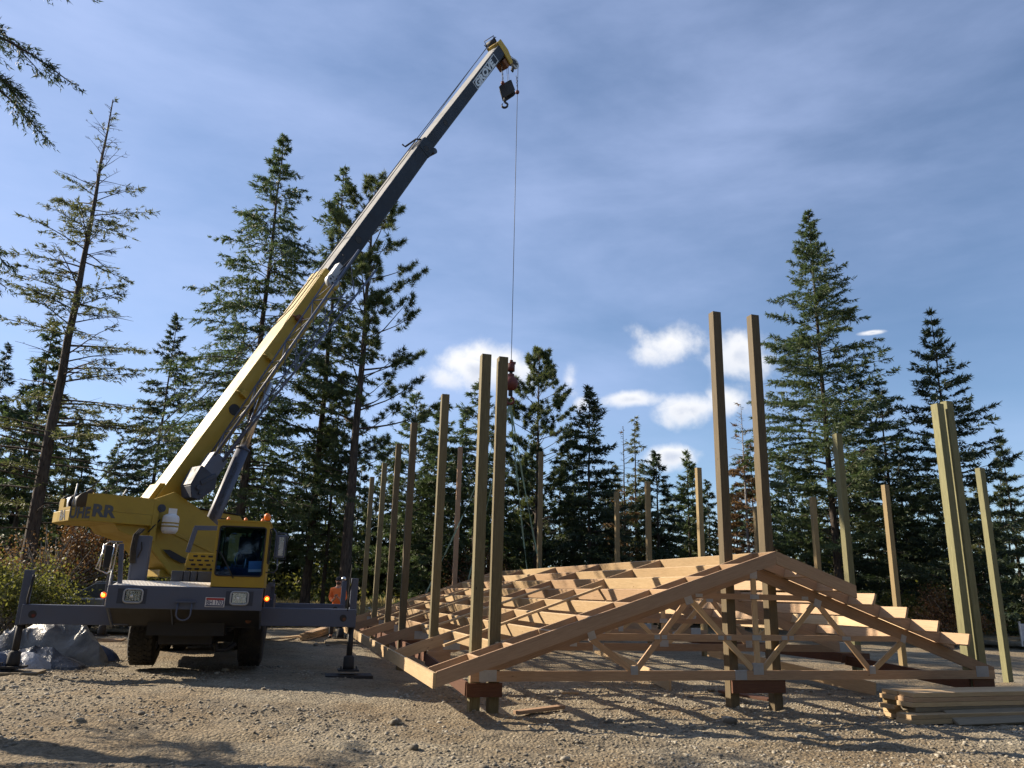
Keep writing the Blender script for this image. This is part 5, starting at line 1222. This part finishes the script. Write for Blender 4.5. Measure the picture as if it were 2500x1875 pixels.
tree_at(1082, 968, 34, 2.1, 'fir behind the second post of the left row', 9, base=.02, n_br=90, droop=.3, power=.6, r_trunk=.13, leaf=.23)
tree_at(1172, 930, 36, 3.2, 'dense fir behind the near left pair of posts', 10, base=.02, n_br=110, droop=.18, power=.55, r_trunk=.14, leaf=.23)
tree_at(1317, 858, 36, 3.0, 'rounded pine with dark tufts right of the hanging red ball', 11, 'pine_tree', base=.2, n_br=105, droop=.0, rise=.35, power=.42, tuft=True, leafmat='pine_green', leaf=.20, lw=.032, r_trunk=.15, twig_n=20, per=24, curl=.2)
tree_at(1438, 944, 35, 2.9, 'dark cone shaped spruce left of the middle of the ridge', 12, 'spruce_tree', base=.01, n_br=130, droop=.16, power=.62, leafmat='fir_dark', r_trunk=.13, leaf=.22, twig_n=26)
tree_at(1522, 1040, 37, 1.6, 'thin dying conifer with sparse brownish twigs above the ridge', 13, base=.05, n_br=80, droop=.2, bare_top=.35, bare_low=.5, leafmat='needle_brown', density=.5, r_trunk=.10, leaf=.2)
tree_at(1549, 1018, 38, 1.9, 'wispy conifer with drooping thin crown right of the dying one', 14, base=.02, n_br=90, droop=.45, density=.55, leafmat='fir_yellow', r_trunk=.11, leaf=.22, gaps=.3)
tree_at(1602, 1105, 36, 2.1, 'short dense dark spruce behind the ridge', 15, 'spruce_tree', base=.01, n_br=100, power=.6, leafmat='fir_dark', r_trunk=.12, leaf=.24)
tree_at(1676, 1103, 38, 1.7, 'small spiky topped fir just left of the tallest posts', 16, base=.02, n_br=80, rise=.2, droop=.12, r_trunk=.10, leaf=.22)
tree_at(1808, 986, 36, 1.5, 'half dead conifer with a rust red middle between the two tallest posts', 17, base=.02, n_br=100, droop=.16, bare_top=.28, leafmat='needle_brown', barkmat='bark_pale', r_trunk=.11, leaf=.2, power=.5)
tree_at(1972, 514, 34, 5.3, 'biggest fir on the right, broad and ragged, behind the tallest posts', 18, base=.16, n_br=215, droop=.12, rise=.22, power=.82, leaf=.20, lw=.054, r_trunk=.20, twig_n=36, gaps=.10)
tree_at(2145, 936, 35, 3.6, 'layered dark fir right of the biggest fir', 19, base=.02, n_br=110, droop=.05, rise=.12, whorl=20, power=.7, leafmat='fir_dark', r_trunk=.14, leaf=.24)
tree_at(2272, 763, 32, 4.2, 'tiered fir with flat spreading branches behind the near right posts', 20, base=.05, n_br=120, droop=.02, rise=.05, whorl=24, power=.85, leafmat='fir_dark', r_trunk=.14, leaf=.24, lw=.065, twig_n=26, curl=.08)
tree_at(2440, 1052, 36, 1.7, 'small fir with spaced whorls near the right edge', 21, base=.02, n_br=80, whorl=16, droop=.0, rise=.15, leafmat='fir_dark', r_trunk=.10, leaf=.24, power=.9)
tree_at(2545, 1010, 33, 2.6, 'fir cut off by the right edge of the view', 22, base=.02, n_br=100, whorl=20, droop=.1, leafmat='fir_yellow', r_trunk=.13, leaf=.24)
tree_at(22, 838, 38, 2.3, 'dark fir at the left edge behind the branches of the nearest tree', 23, base=.02, n_br=100, droop=.2, leafmat='fir_dark', r_trunk=.13, leaf=.24)
tree_at(102, 892, 38, 2.4, 'dark fir left of the thinning tall tree, lower than its neighbour', 24, base=.02, n_br=95, droop=.2, leafmat='fir_dark', r_trunk=.12, leaf=.24)
tree_at(190, 1010, 36, 2.6, 'open branched fir behind the trunk of the thinning tall tree', 25, base=.02, n_br=90, droop=.25, leafmat='fir_yellow', r_trunk=.12, leaf=.24, density=.8)
# forest behind: kinds copied with their parts
KINDS = [('fir_tree', conifer('fir_a', 10, 2.4, base=.02, n_br=85, droop=.25, leaf=.27, lw=.08, seed=31, per=9, twig_n=20, r_trunk=.12), 'green fir'),
         ('spruce_tree', conifer('spruce_a', 9, 2.1, base=.01, n_br=85, power=.65, leafmat='fir_dark', leaf=.27, lw=.08, seed=32, per=9, twig_n=20, r_trunk=.11), 'dark spruce'),
         ('fir_tree', conifer('fir_b', 11, 2.3, base=.12, n_br=75, droop=.35, leafmat='fir_yellow', leaf=.27, lw=.08, seed=33, per=9, twig_n=18, r_trunk=.13, gaps=.2), 'yellowish fir'),
         ('fir_tree', conifer('fir_c', 8, 2.6, base=.01, n_br=80, whorl=16, droop=.08, leafmat='fir_dark', leaf=.28, lw=.085, seed=34, per=9, twig_n=20, r_trunk=.11), 'tiered dark fir')]
def px_to_x(px, Y): return top_of(px, 1440, Y).x
far = [(-40, 45, 2, 1.0), (60, 43, 0, 1.05), (150, 47, 1, 1.1), (235, 44, 2, .8), (300, 42, 1, .85), (372, 48, 0, .75), (480, 44, 1, .9), (545, 40, 2, .95), (610, 42, 0, 1.0), (655, 46, 3, .9), (725, 40, 0, .8),
       (780, 44, 2, .85), (860, 42, 1, .85), (905, 40, 0, .7), (948, 39, 2, .72), (985, 44, 3, .8), (1045, 42, 1, .95), (1120, 43, 0, 1.1), (1200, 41, 1, 1.0), (1262, 40, 3, 1.0), (1295, 44, 0, 1.05), (1365, 41, 1, .95), (1405, 42, 0, .8),
       (1480, 43, 1, .85), (1505, 40, 2, .72), (1560, 42, 3, .9), (1635, 44, 1, .8), (1700, 42, 0, .85), (1738, 40, 1, .8), (1790, 44, 3, .85), (1850, 42, 0, .98), (1890, 40, 0, .95), (1925, 43, 1, 1.0), (2010, 44, 2, .98), (2060, 41, 3, .95),
       (2110, 44, 1, 1.05), (2180, 43, 3, 1.05), (2225, 40, 1, .95), (2330, 41, 3, .85), (2380, 44, 1, .85), (2420, 42, 0, .8), (2480, 43, 2, .85), (2560, 44, 1, .9), (2640, 42, 0, 1.0)]
where = ['at the far left', 'behind the tall thinning fir', 'behind the crane', 'behind the boom', 'behind the left row of posts', 'behind the slings', 'behind the ridge', 'behind the tallest posts', 'behind the outer right posts', 'at the far right']
for i, (px, Y, k, s_) in enumerate(far):
    x = px_to_x(px, Y)
    w_ = where[min(9, max(0, int(px / 250)))]
    place_tree(KINDS[k], x, Y, f'{KINDS[k][2]} of the back row {w_}', s_ * random.uniform(.8, 1.05), s_, gname='forest trees behind the clearing ' + w_.replace('behind ', 'by ') + ' ' + KINDS[k][2])
for i in range(40):
    px = -30 + i * 64 + random.uniform(-22, 22); Y = random.uniform(37.6, 40.5); k = random.choice([0, 1, 1, 3, 2]); s_ = random.uniform(.48, .74)
    w_ = where[min(9, max(0, int(px / 250)))]
    place_tree(KINDS[k], px_to_x(px, Y), Y, f'low slim {KINDS[k][2]} at the forest edge {w_}', s_ * random.uniform(.85, 1.05), s_, gname='young trees at the forest edge ' + w_.replace('behind ', 'by ') + ' ' + KINDS[k][2])
# trees left of the frame that stand between the low sun and the site
for (x, y, k, s_) in ((-31, 22.5, 2, 1.3), (-21, 11.0, 1, 1.2), (-36, 15.5, 1, 1.5), (-19.5, 31, 0, 1.2), (-26, 33, 2, 1.35), (-30, 27, 0, 1.3)):
    place_tree(KINDS[k], x, y, KINDS[k][2] + ' west of the clearing, outside the view', s_, s_, gname='trees west of the clearing')
# unseen trees added behind and beside the viewer to block sky light from shaded faces
for i in range(34):
    az = R(82 + i * 5.6); rr_ = 17 + 7 * random.random() + (4 if i % 2 else 0); x, y = rr_ * 1.25 * math.sin(az) + 3, 7 + rr_ * math.cos(az)
    if x < -16 and y > 4: continue
    place_tree(KINDS[i % 4], x, y, KINDS[i % 4][2] + ' added behind the viewer to block sky light, outside the view', 2.0, 1.75 + .4 * random.random(), gname='added trees behind the viewer, ' + KINDS[i % 4][2])
# undergrowth that nobody could count, filling the forest edge
def brush(name, n, xr, yr, hh, mat, size, label, cat, f=None, up_=.5):
    x = RNG.uniform(*xr, n); y = RNG.uniform(*yr, n)
    if f is not None:
        k = f(x, y); x, y = x[k], y[k]
    n = len(x); clump = sstep(-.25, .35, vnoise(x * .55 + 3, y * .55))
    z = gz_s(x, y) + RNG.random(n) ** 1.3 * hh * (.25 + clump)
    ax = nrmz(rand_unit(n) + np.array([0, 0, up_])); wv = nrmz(np.cross(ax, rand_unit(n)))
    L_ = size * RNG.uniform(.5, 1.3, n)[:, None]; W_ = L_ * .42
    o = np.stack([x, y, z], -1)
    v = np.stack([o - wv * W_ * .5, o + wv * W_ * .5, o + ax * L_], 1).reshape(-1, 3)
    me = np_mesh(name, v, np.arange(n * 3).reshape(-1, 3), mat); ob = bpy.data.objects.new(name, me); link(ob)
    return tag(ob, label, cat, None, 'stuff')
brush('undergrowth', 90000, (-40, 42), (36.5, 46), 3.2, 'bush_green', .24, 'tangled low growth along the forest edge', 'undergrowth')
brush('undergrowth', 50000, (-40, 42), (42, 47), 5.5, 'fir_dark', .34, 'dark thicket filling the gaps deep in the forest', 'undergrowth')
brush('dry_grass', 60000, (-24, 3), (29, 36.5), .38, 'dry_grass', .30, 'strip of pale dry grass at the foot of the trees', 'grass', None, 1.6)
# shrubs one can tell apart at the left
def shrub(name, x, y, h_, r_, mat, label, seed, n=5000, leaf=.09, twig='bark_pale', tw=26):
    g = np.random.default_rng(seed); wv_, wf_ = MB(), None
    t = Thing(name, (x, y, gz(x, y) - .05), label, 'shrub', 'shrubs and saplings at the left'); base = Vector((x, y, gz(x, y) - .05))
    tips = []
    for k in range(tw):
        a = g.uniform(0, 2 * PI); rr = r_ * math.sqrt(g.random()); hh = h_ * g.uniform(.5, 1.0) * (1 - .35 * (rr / r_) ** 2)
        e = base + Vector((rr * math.cos(a), rr * math.sin(a), hh)); md = base.lerp(e, .5) + Vector((g.normal() * .1, g.normal() * .1, .15 * h_))
        wv_.tube([base + Vector((g.normal() * .12, g.normal() * .12, 0)), md, e], [.022, .014, .005], 4); tips.append((md, e))
    t.part(wv_, 'stem', twig)
    if n:
        cen = np.array([tuple(md.lerp(e, g.uniform(0, 1.1))) for md, e in tips for _ in range(5)])
        idx = g.integers(0, len(cen), n); o = cen[idx] + g.normal(size=(n, 3)) * np.array([.20, .20, .16]) * (r_ / 1.2)
        ax = g.normal(size=(n, 3)); ax = nrmz(ax); w2 = nrmz(np.cross(ax, g.normal(size=(n, 3)))); L_ = leaf * g.uniform(.6, 1.3, n)[:, None]
        v = np.stack([o - ax * L_ * .5, o + w2 * L_ * .35, o + ax * L_ * .5, o - w2 * L_ * .35], 1).reshape(-1, 3)
        me = np_mesh('foliage', v, np.arange(n * 4).reshape(-1, 4), mat); ob = bpy.data.objects.new('foliage', me); link(ob); t.part(ob, 'foliage', None)
def sh(px, Y, *a, **k): shrub(a[0], px_to_x(px, Y), Y, *a[1:], **k)
sh(15, 22, 'leafy_bush', 2.0, 1.9, 'bush_green', 'broad yellow green bush at the left edge behind the tarpaulin', 51, n=9000)
sh(95, 25.5, 'leafy_bush', 2.1, 1.7, 'bush_green', 'yellow green bush just right of the left outrigger jack', 52, n=9000)
sh(215, 27.5, 'leafy_bush', 2.3, 1.7, 'bush_green', 'leafy bush under the counterweight, behind the mirror', 53, n=8000)
sh(195, 26, 'autumn_bush', 3.9, 1.2, 'autumn_leaf', 'tall bush with rust coloured autumn leaves under the counterweight', 54, n=5200)
sh(120, 25, 'bare_bush', 3.6, 1.9, 'needle_brown', 'tangle of bare grey twigs at the foot of the thinning tall tree', 55, n=1800, tw=120)
sh(330, 27, 'leafy_bush', 2.4, 1.9, 'bush_green', 'dark leafy bush seen between the boom rest and the turntable', 56, n=7000)
sh(30, 27, 'autumn_bush', 2.8, 1.8, 'autumn_leaf', 'sparse reddish bush behind the yellow green bush at the left edge', 57, n=3000, tw=60)
sh(1985, 33, 'bare_bush', 3.0, 1.6, 'needle_brown', 'grey leafless brush at the foot of the biggest fir', 58, n=1200, tw=110)
sh(2310, 31, 'autumn_bush', 2.4, 1.5, 'autumn_leaf', 'dark red autumn bush behind the near right posts', 59, n=6000, tw=40)
sh(2230, 33, 'leafy_bush', 2.0, 2.2, 'bush_green', 'green bush behind the last rafter ends', 60, n=8000)
sh(1150, 34, 'autumn_bush', 3.5, 1.5, 'autumn_leaf', 'dark red autumn sapling behind the near left posts', 61, n=5000)

# ------------------------------------------------------------------ tarpaulins and bundles
def heap(name, cx, cy, rx, ry, hh, mat, label, cat, seed, az=0.0, folds=1.0, n=110, edge=.22, group=None, sx=None):
    g = np.random.default_rng(seed); L_ = g.random((48, 48))
    def vn(x, y):
        xi = np.floor(x).astype(int); yi = np.floor(y).astype(int); fx = x - xi; fy = y - yi; fx = fx * fx * (3 - 2 * fx); fy = fy * fy * (3 - 2 * fy)
        q = lambda i, j: L_[i % 48, j % 48]
        return (q(xi, yi) * (1 - fx) + q(xi + 1, yi) * fx) * (1 - fy) + (q(xi, yi + 1) * (1 - fx) + q(xi + 1, yi + 1) * fx) * fy - .5
    u = np.linspace(-1, 1, n); U_, V_ = np.meshgrid(u, u, indexing='ij')
    # square to disc, with a ragged rim
    x = U_ * np.sqrt(1 - V_ ** 2 / 2); y = V_ * np.sqrt(1 - U_ ** 2 / 2); rr = np.hypot(x, y); th = np.arctan2(y, x)
    rim = 1 + edge * vn(np.cos(th) * 2.2 + 9, np.sin(th) * 2.2 + 5) * 2
    x = x * rim * rx; y = y * rim * ry
    z = np.clip(1 - rr ** 1.7, 0, 1) ** .8
    def crease(ax_, fr, k, sh=2.2):
        c, s_ = math.cos(ax_), math.sin(ax_); wx = 1.1 * vn(x * 1.1 + k, y * 1.1 - k) + .35 * vn(x * 3.1 - k, y * 3.3 + k)
        t = (x * c + y * s_) * fr + wx * fr * .55; o_ = (-x * s_ + y * c) * fr * .22 + k
        return (1 - np.clip(np.abs(vn(t, o_)) * 2.6, 0, 1)) ** sh
    z = z * (.78 + .5 * vn(x * 1.2 + 3, y * 1.4 + 8)) * hh
    z = z + folds * hh * (.16 * crease(1.15, 1.7, 3) + .11 * crease(.45, 3.1, 11) + .07 * crease(2.0, 5.2, 17) + .035 * crease(.9, 10.0, 23) - .08) * np.clip(1.15 - rr, 0, 1) ** .6
    z = np.where(rr > .985, -.04, np.maximum(z, .012 + .03 * (vn(x * 3, y * 3) + .5)))
    c, s_ = math.cos(az), math.sin(az); X = cx + x * c - y * s_; Y = cy + x * s_ + y * c
    Z = z + gz_s(X, Y)
    z0 = gz(cx, cy); co = np.stack([X - cx, Y - cy, Z - z0], -1).reshape(-1, 3); idx = np.arange(n * n).reshape(n, n)
    f = np.stack([idx[:-1, :-1], idx[1:, :-1], idx[1:, 1:], idx[:-1, 1:]], -1).reshape(-1, 4)
    me = np_mesh(name, co, f, mat, True); o = bpy.data.objects.new(name, me); link(o); o.location = (cx, cy, z0)
    return tag(o, label, cat, group)
heap('tarpaulin', px_to_x(105, 15.6), 16.0, 1.25, .95, .80, 'tarp_grey', 'big crumpled grey brown tarpaulin heaped behind the left outrigger jack', 'tarpaulin', 3, .12, 1.9, 190)
heap('tarpaulin', px_to_x(70, 14.9), 15.1, 1.25, .5, .36, 'tarp_black', 'dark folded plastic in front of the big grey tarpaulin', 'tarpaulin', 5, -.1, 1.5, 110)
heap('tarpaulin', px_to_x(262, 16.0), 16.1, .32, .26, .36, 'tarp_blue', 'small blue and white bunched sheet right of the grey tarpaulin', 'tarpaulin', 8, 0, 1.5, 70)
heap('plastic_bag', px_to_x(88, 14.5), 14.6, .42, .25, .34, 'tarp_white', 'bulging white plastic bag at the foot of the left outrigger', 'bag', 12, 0, .8, 70)
heap('tarpaulin', px_to_x(-22, 13.8), 13.9, .52, .4, .62, 'tarp_blue', 'dark blue sheet cut off by the left edge', 'tarpaulin', 14, 0, .8, 70)
heap('wrapped_bundle', px_to_x(905, 31), 31, 1.5, .9, .62, 'tarp_white', 'long bundle wrapped in pale sheeting beyond the left row of posts', 'bundle', 21, 0, .4, 70)
heap('plastic_bag', px_to_x(968, 30), 30.2, .42, .36, .95, 'tarp_white', 'round white bag standing beyond the eave, between two left posts', 'bag', 23, 0, .5, 60)
# timber by the far right crane foot
GS = 'boards stacked beside the far crane foot'
def sb(p0, p1, z, label, w=.24, th=.038, mat='pale_lumber', grp=GS):
    a = on_ground(*p0, z); c = on_ground(*p1, z); board_thing('board', a, c, w, th, (c - a).cross(ZV).normalized(), mat, label, 'board', grp)
a0, a1 = (px_to_x(752, 22.6), 22.6), (px_to_x(818, 27.5), 27.5)
for k in range(5): sb((a0[0] + [.02, -.03, .05, 0, .1][k], a0[1]), a1, .02 + .042 * k + .02, f'{["lowest", "second lowest", "middle", "second highest", "topmost"][k]} board of the small sunlit stack beside the crane', mat=['fir_lumber', 'pale_lumber'][k % 2])
sb((px_to_x(668, 21.6), 21.6), (px_to_x(748, 24.2), 24.2), .05, 'single long pale board on the ground between the crane and the small stack', .16, .04)

# ------------------------------------------------------------------ car behind the crane
def build_car():
    # frame: x toward the car's nose (left in the view), y across, z up
    o = Vector((px_to_x(285, 23.8), 23.8, gz(px_to_x(285, 23.8), 23.8))); X = Vector((-1, .10, 0)).normalized(); Y = Vector((X.y, -X.x, 0)) * -1
    t = Thing('parked_car', tuple(o), 'dark silver car parked behind the crane, only its bonnet and windscreen showing', 'car')
    body = [(-2.3, .35), (2.15, .35), (2.28, .5), (2.25, .72), (2.0, .88), (1.1, .98), (.95, 1.0), (-1.9, 1.02), (-2.3, .9), (-2.35, .6)]
    b = MB(); b.prism(body, o, X, ZV, Y, -.88, .88); t.part(b, 'body', 'car_silver', .05)
    cabp = [(1.05, .99), (.25, 1.42), (-.95, 1.46), (-1.7, 1.03)]
    b = MB(); b.prism(cabp, o, X, ZV, Y, -.72, .72); t.part(b, 'window', 'car_window', .03)
    b = MB(); b.prism([(.28, 1.425), (-.95, 1.465), (-.95, 1.495), (.22, 1.455)], o, X, ZV, Y, -.70, .70); b.beam(o + X * 1.08 + ZV * 1.0 + Y * -.73, o + X * .25 + ZV * 1.44 + Y * -.71, .05, .05, Y); t.part(b, 'roof', 'car_silver', .01)
    for xx in (1.45, -1.45):
        for yy in (-.80, .80):
            b = MB(); c = o + X * xx + Y * yy + ZV * .33; b.tube([c - Y * .1, c + Y * .1], .33, 24); w_ = t.part(b, 'wheel', 'rubber'); b = MB(); b.tube([c - Y * .11, c + Y * .11], .19, 16); t.part(b, 'rim', 'galvanised', 0, w_)
    b = MB(); b.box((2.2, -.8, .60), (2.29, -.5, .74), (X, Y, ZV), o); t.part(b, 'headlight', 'reflector', .01)
build_car()

# ------------------------------------------------------------------ flatbed trailer with white side panels at the far right
def build_trailer():
    Yt = 30.5; x0 = px_to_x(2420, Yt); o = Vector((x0, Yt, gz(x0, Yt))); X = Vector((math.cos(R(-8)), math.sin(R(-8)), 0)); Y = Vector((-X.y, X.x, 0))
    t = Thing('flatbed_trailer', tuple(o), 'low trailer with white side panels at the right edge, beyond the last post', 'trailer')
    b = MB(); b.box((-.6, 0, .30), (3.2, 1.6, .38), (X, Y, ZV), o); t.part(b, 'bed', 'old_plank', .01)
    for k in range(3):
        b = MB(); b.box((.85 + k * .86, -.03, .28), (1.66 + k * .86, .01, .92), (X, Y, ZV), o); t.part(b, 'side_panel', 'panel_white', .006)
        b = MB(); b.box((.80 + k * .86, -.05, .10), (.85 + k * .86, .03, 1.0), (X, Y, ZV), o); t.part(b, 'stake', 'rusty' if k else 'white_paint')
    for k in (0, 1):
        b = MB(); c = o + X * (1.3 + k * .8) + Y * .1 + ZV * .22; b.tube([c - Y * .08, c + Y * .1], .24, 18); w_ = t.part(b, 'wheel', 'rubber'); b = MB(); b.tube([c - Y * .085, c + Y * .1], .12, 12); t.part(b, 'rim', 'rusty', 0, w_)
    b = MB(); b.beam(o + X * -.6 + Y * .8 + ZV * .32, o + X * -1.9 + Y * .8 + ZV * .34, .08, .08, Y); t.part(b, 'drawbar', 'rusty')
build_trailer()

# ------------------------------------------------------------------ person in an orange shirt behind the far outrigger
def skin_mesh(name, verts, edges, radii, mat, root=0, sub=2):
    me = bpy.data.meshes.new(name); me.from_pydata([tuple(v) for v in verts], edges, []); me.materials.append(MATS[mat])
    o = bpy.data.objects.new(name, me); link(o)
    md = o.modifiers.new('skin', 'SKIN'); md.use_smooth_shade = True
    for i, r_ in enumerate(radii):
        r_ = r_ if isinstance(r_, tuple) else (r_, r_); me.skin_vertices[0].data[i].radius = r_; me.skin_vertices[0].data[i].use_root = (i == root)
    s_ = o.modifiers.new('sub', 'SUBSURF'); s_.levels = sub; s_.render_levels = sub
    bpy.context.view_layer.update()
    m2 = bpy.data.meshes.new_from_object(o.evaluated_get(bpy.context.evaluated_depsgraph_get())); m2.name = name
    for p in m2.polygons: p.use_smooth = True
    bpy.data.objects.remove(o); o2 = bpy.data.objects.new(name, m2); link(o2); return o2
def build_person():
    Yp = 24.0; x = px_to_x(826, Yp); g0 = gz(x, Yp); o = Vector((x, Yp, g0)); P = lambda a, b_, c: o + Vector((a, b_, c))
    t = Thing('person', tuple(o), 'person in a bright orange long sleeved shirt and cap standing beyond the far outrigger', 'person')
    # x: image right, -y: toward the viewer; arms bent in front at the chest
    V = [P(0, 0, .93), P(0, .0, 1.12), P(0, 0, 1.30), P(0, 0, 1.43), P(0, -.01, 1.52), P(.0, -.02, 1.60), P(.0, -.02, 1.68),
         P(-.17, 0, 1.41), P(-.22, .02, 1.16), P(-.10, -.20, 1.08), P(.0, -.30, 1.20), P(.17, 0, 1.41), P(.23, .0, 1.16), P(.14, -.21, 1.10), P(.04, -.31, 1.22),
         P(-.09, 0, .88), P(-.11, -.01, .50), P(-.12, .02, .09), P(-.13, -.10, .04), P(.09, 0, .88), P(.11, -.02, .50), P(.13, .02, .09), P(.15, -.10, .04)]
    E_ = [(0, 1), (1, 2), (2, 3), (3, 4), (4, 5), (5, 6), (3, 7), (7, 8), (8, 9), (9, 10), (3, 11), (11, 12), (12, 13), (13, 14), (0, 15), (15, 16), (16, 17), (17, 18), (0, 19), (19, 20), (20, 21), (21, 22)]
    rad = [(.15, .11), (.14, .10), (.15, .11), (.12, .09), .055, .085, .085, .065, .047, .038, .03, .065, .047, .038, .03, .085, .06, .042, .035, .085, .06, .042, .035]
    t.part(skin_mesh('body', V, E_, rad, 'skin'), 'body', None)
    Vs = [P(0, 0, .90), P(0, .0, 1.12), P(0, 0, 1.30), P(0, 0, 1.43), P(0, 0, 1.48), P(-.17, 0, 1.41), P(-.225, .02, 1.16), P(-.11, -.18, 1.085), P(.17, 0, 1.41), P(.235, 0, 1.16), P(.15, -.19, 1.105)]
    t.part(skin_mesh('shirt', Vs, [(0, 1), (1, 2), (2, 3), (3, 4), (3, 5), (5, 6), (6, 7), (3, 8), (8, 9), (9, 10)], [(.175, .13), (.165, .12), (.175, .13), (.145, .11), .075, .085, .065, .055, .085, .065, .055], 'orange_cloth'), 'shirt', None)
    Vt = [P(0, 0, .95), P(-.09, 0, .86), P(-.11, -.01, .50), P(-.12, .02, .10), P(.09, 0, .86), P(.11, -.02, .50), P(.13, .02, .10)]
    t.part(skin_mesh('trousers', Vt, [(0, 1), (1, 2), (2, 3), (0, 4), (4, 5), (5, 6)], [(.16, .125), .10, .078, .07, .10, .078, .07], 'dark_cloth'), 'trousers', None)
    for s_, bx in ((-1, -.125), (1, .135)):
        b = MB(); b.ball(P(bx, -.05, .05), .07, 12, (.75, 1.9, .75)); t.part(b, 'boot', 'black_steel')
    b = MB(); b.ball(P(0, -.015, 1.72), .10, 16, (.95, 1.05, .72)); b.prism([(-.075, 0), (.075, 0), (.06, .10), (-.06, .10)], P(0, -.09, 1.70), Vector((1, 0, 0)), Vector((0, -1, -.15)).normalized(), ZV, 0, .012); t.part(b, 'cap', 'dark_cloth')
    b = MB(); b.ball(P(0, -.03, 1.60), .075, 14, (1, 1, .9)); t.part(b, 'beard', 'bark')
    b = MB(); b.ball(P(0, -.112, 1.655), .018, 8, (.8, 1.2, 1.4)); t.part(b, 'nose', 'skin')
    for s_ in (-1, 1):
        b = MB(); b.ball(P(s_ * .034, -.098, 1.678), .011, 8); t.part(b, 'eye', 'black_steel')
        b = MB(); b.ball(P(s_ * .09, -.01, 1.655), .024, 8, (.5, 1, 1.4)); t.part(b, 'ear', 'skin')
        hc_ = P(-.0 if s_ < 0 else .04, -.315, 1.21 if s_ < 0 else 1.235)
        for f_ in range(5):
            b = MB(); q = hc_ + Vector((s_ * (.03 - .016 * f_), -.02, .0)); b.tube([q, q + Vector((0, -.03, .02 + .004 * f_)), q + Vector((-s_ * .008, -.035, .045 if f_ < 4 else .02))], [.011, .010, .008], 6); t.part(b, 'finger', 'skin')
build_person()

# a few larger stones one can tell apart
RK = [(965, 1770, .09, 'rounded stone in the foreground gravel left of the near corner posts'), (1475, 1603, .05, 'pale stone under the frame left of the peak posts'), (1737, 1687, .085, 'pale round cobble just left of the left peak post'),
      (1684, 1704, .06, 'flat cobble lying left of the round one by the peak posts'), (2025, 1697, .05, 'small round stone right of the peak posts'), (1780, 1765, .11, 'dark clod in front of the left peak post'), (1485, 1765, .07, 'stone below the middle of the left half of the bottom chord'),
      (770, 1577, .10, 'pale block of stone beside the small board stack'), (800, 1577, .07, 'dark stone between the board stack and the far crane foot'), (1010, 1830, .08, 'foreground stone near the bottom edge, left of centre'), (345, 1745, .06, 'stone in the sunlit gravel in front of the crane')]
for (px, py, r_, lab) in RK:
    d = fw * F_PX + rt * (px - 1250.0) - up * (py - 937.5); hit = BVH.ray_cast(Vector((0, 0, CAM_H)), d.normalized())
    if not hit[0]: continue
    q = hit[0]; me = stones(np.array([0.0]), np.array([0.0]), np.array([r_ * .25]), np.array([r_]), 'rock'); o = bpy.data.objects.new('rock', me); link(o); o.location = q; tag(o, lab, 'rock', 'larger stones in the gravel')
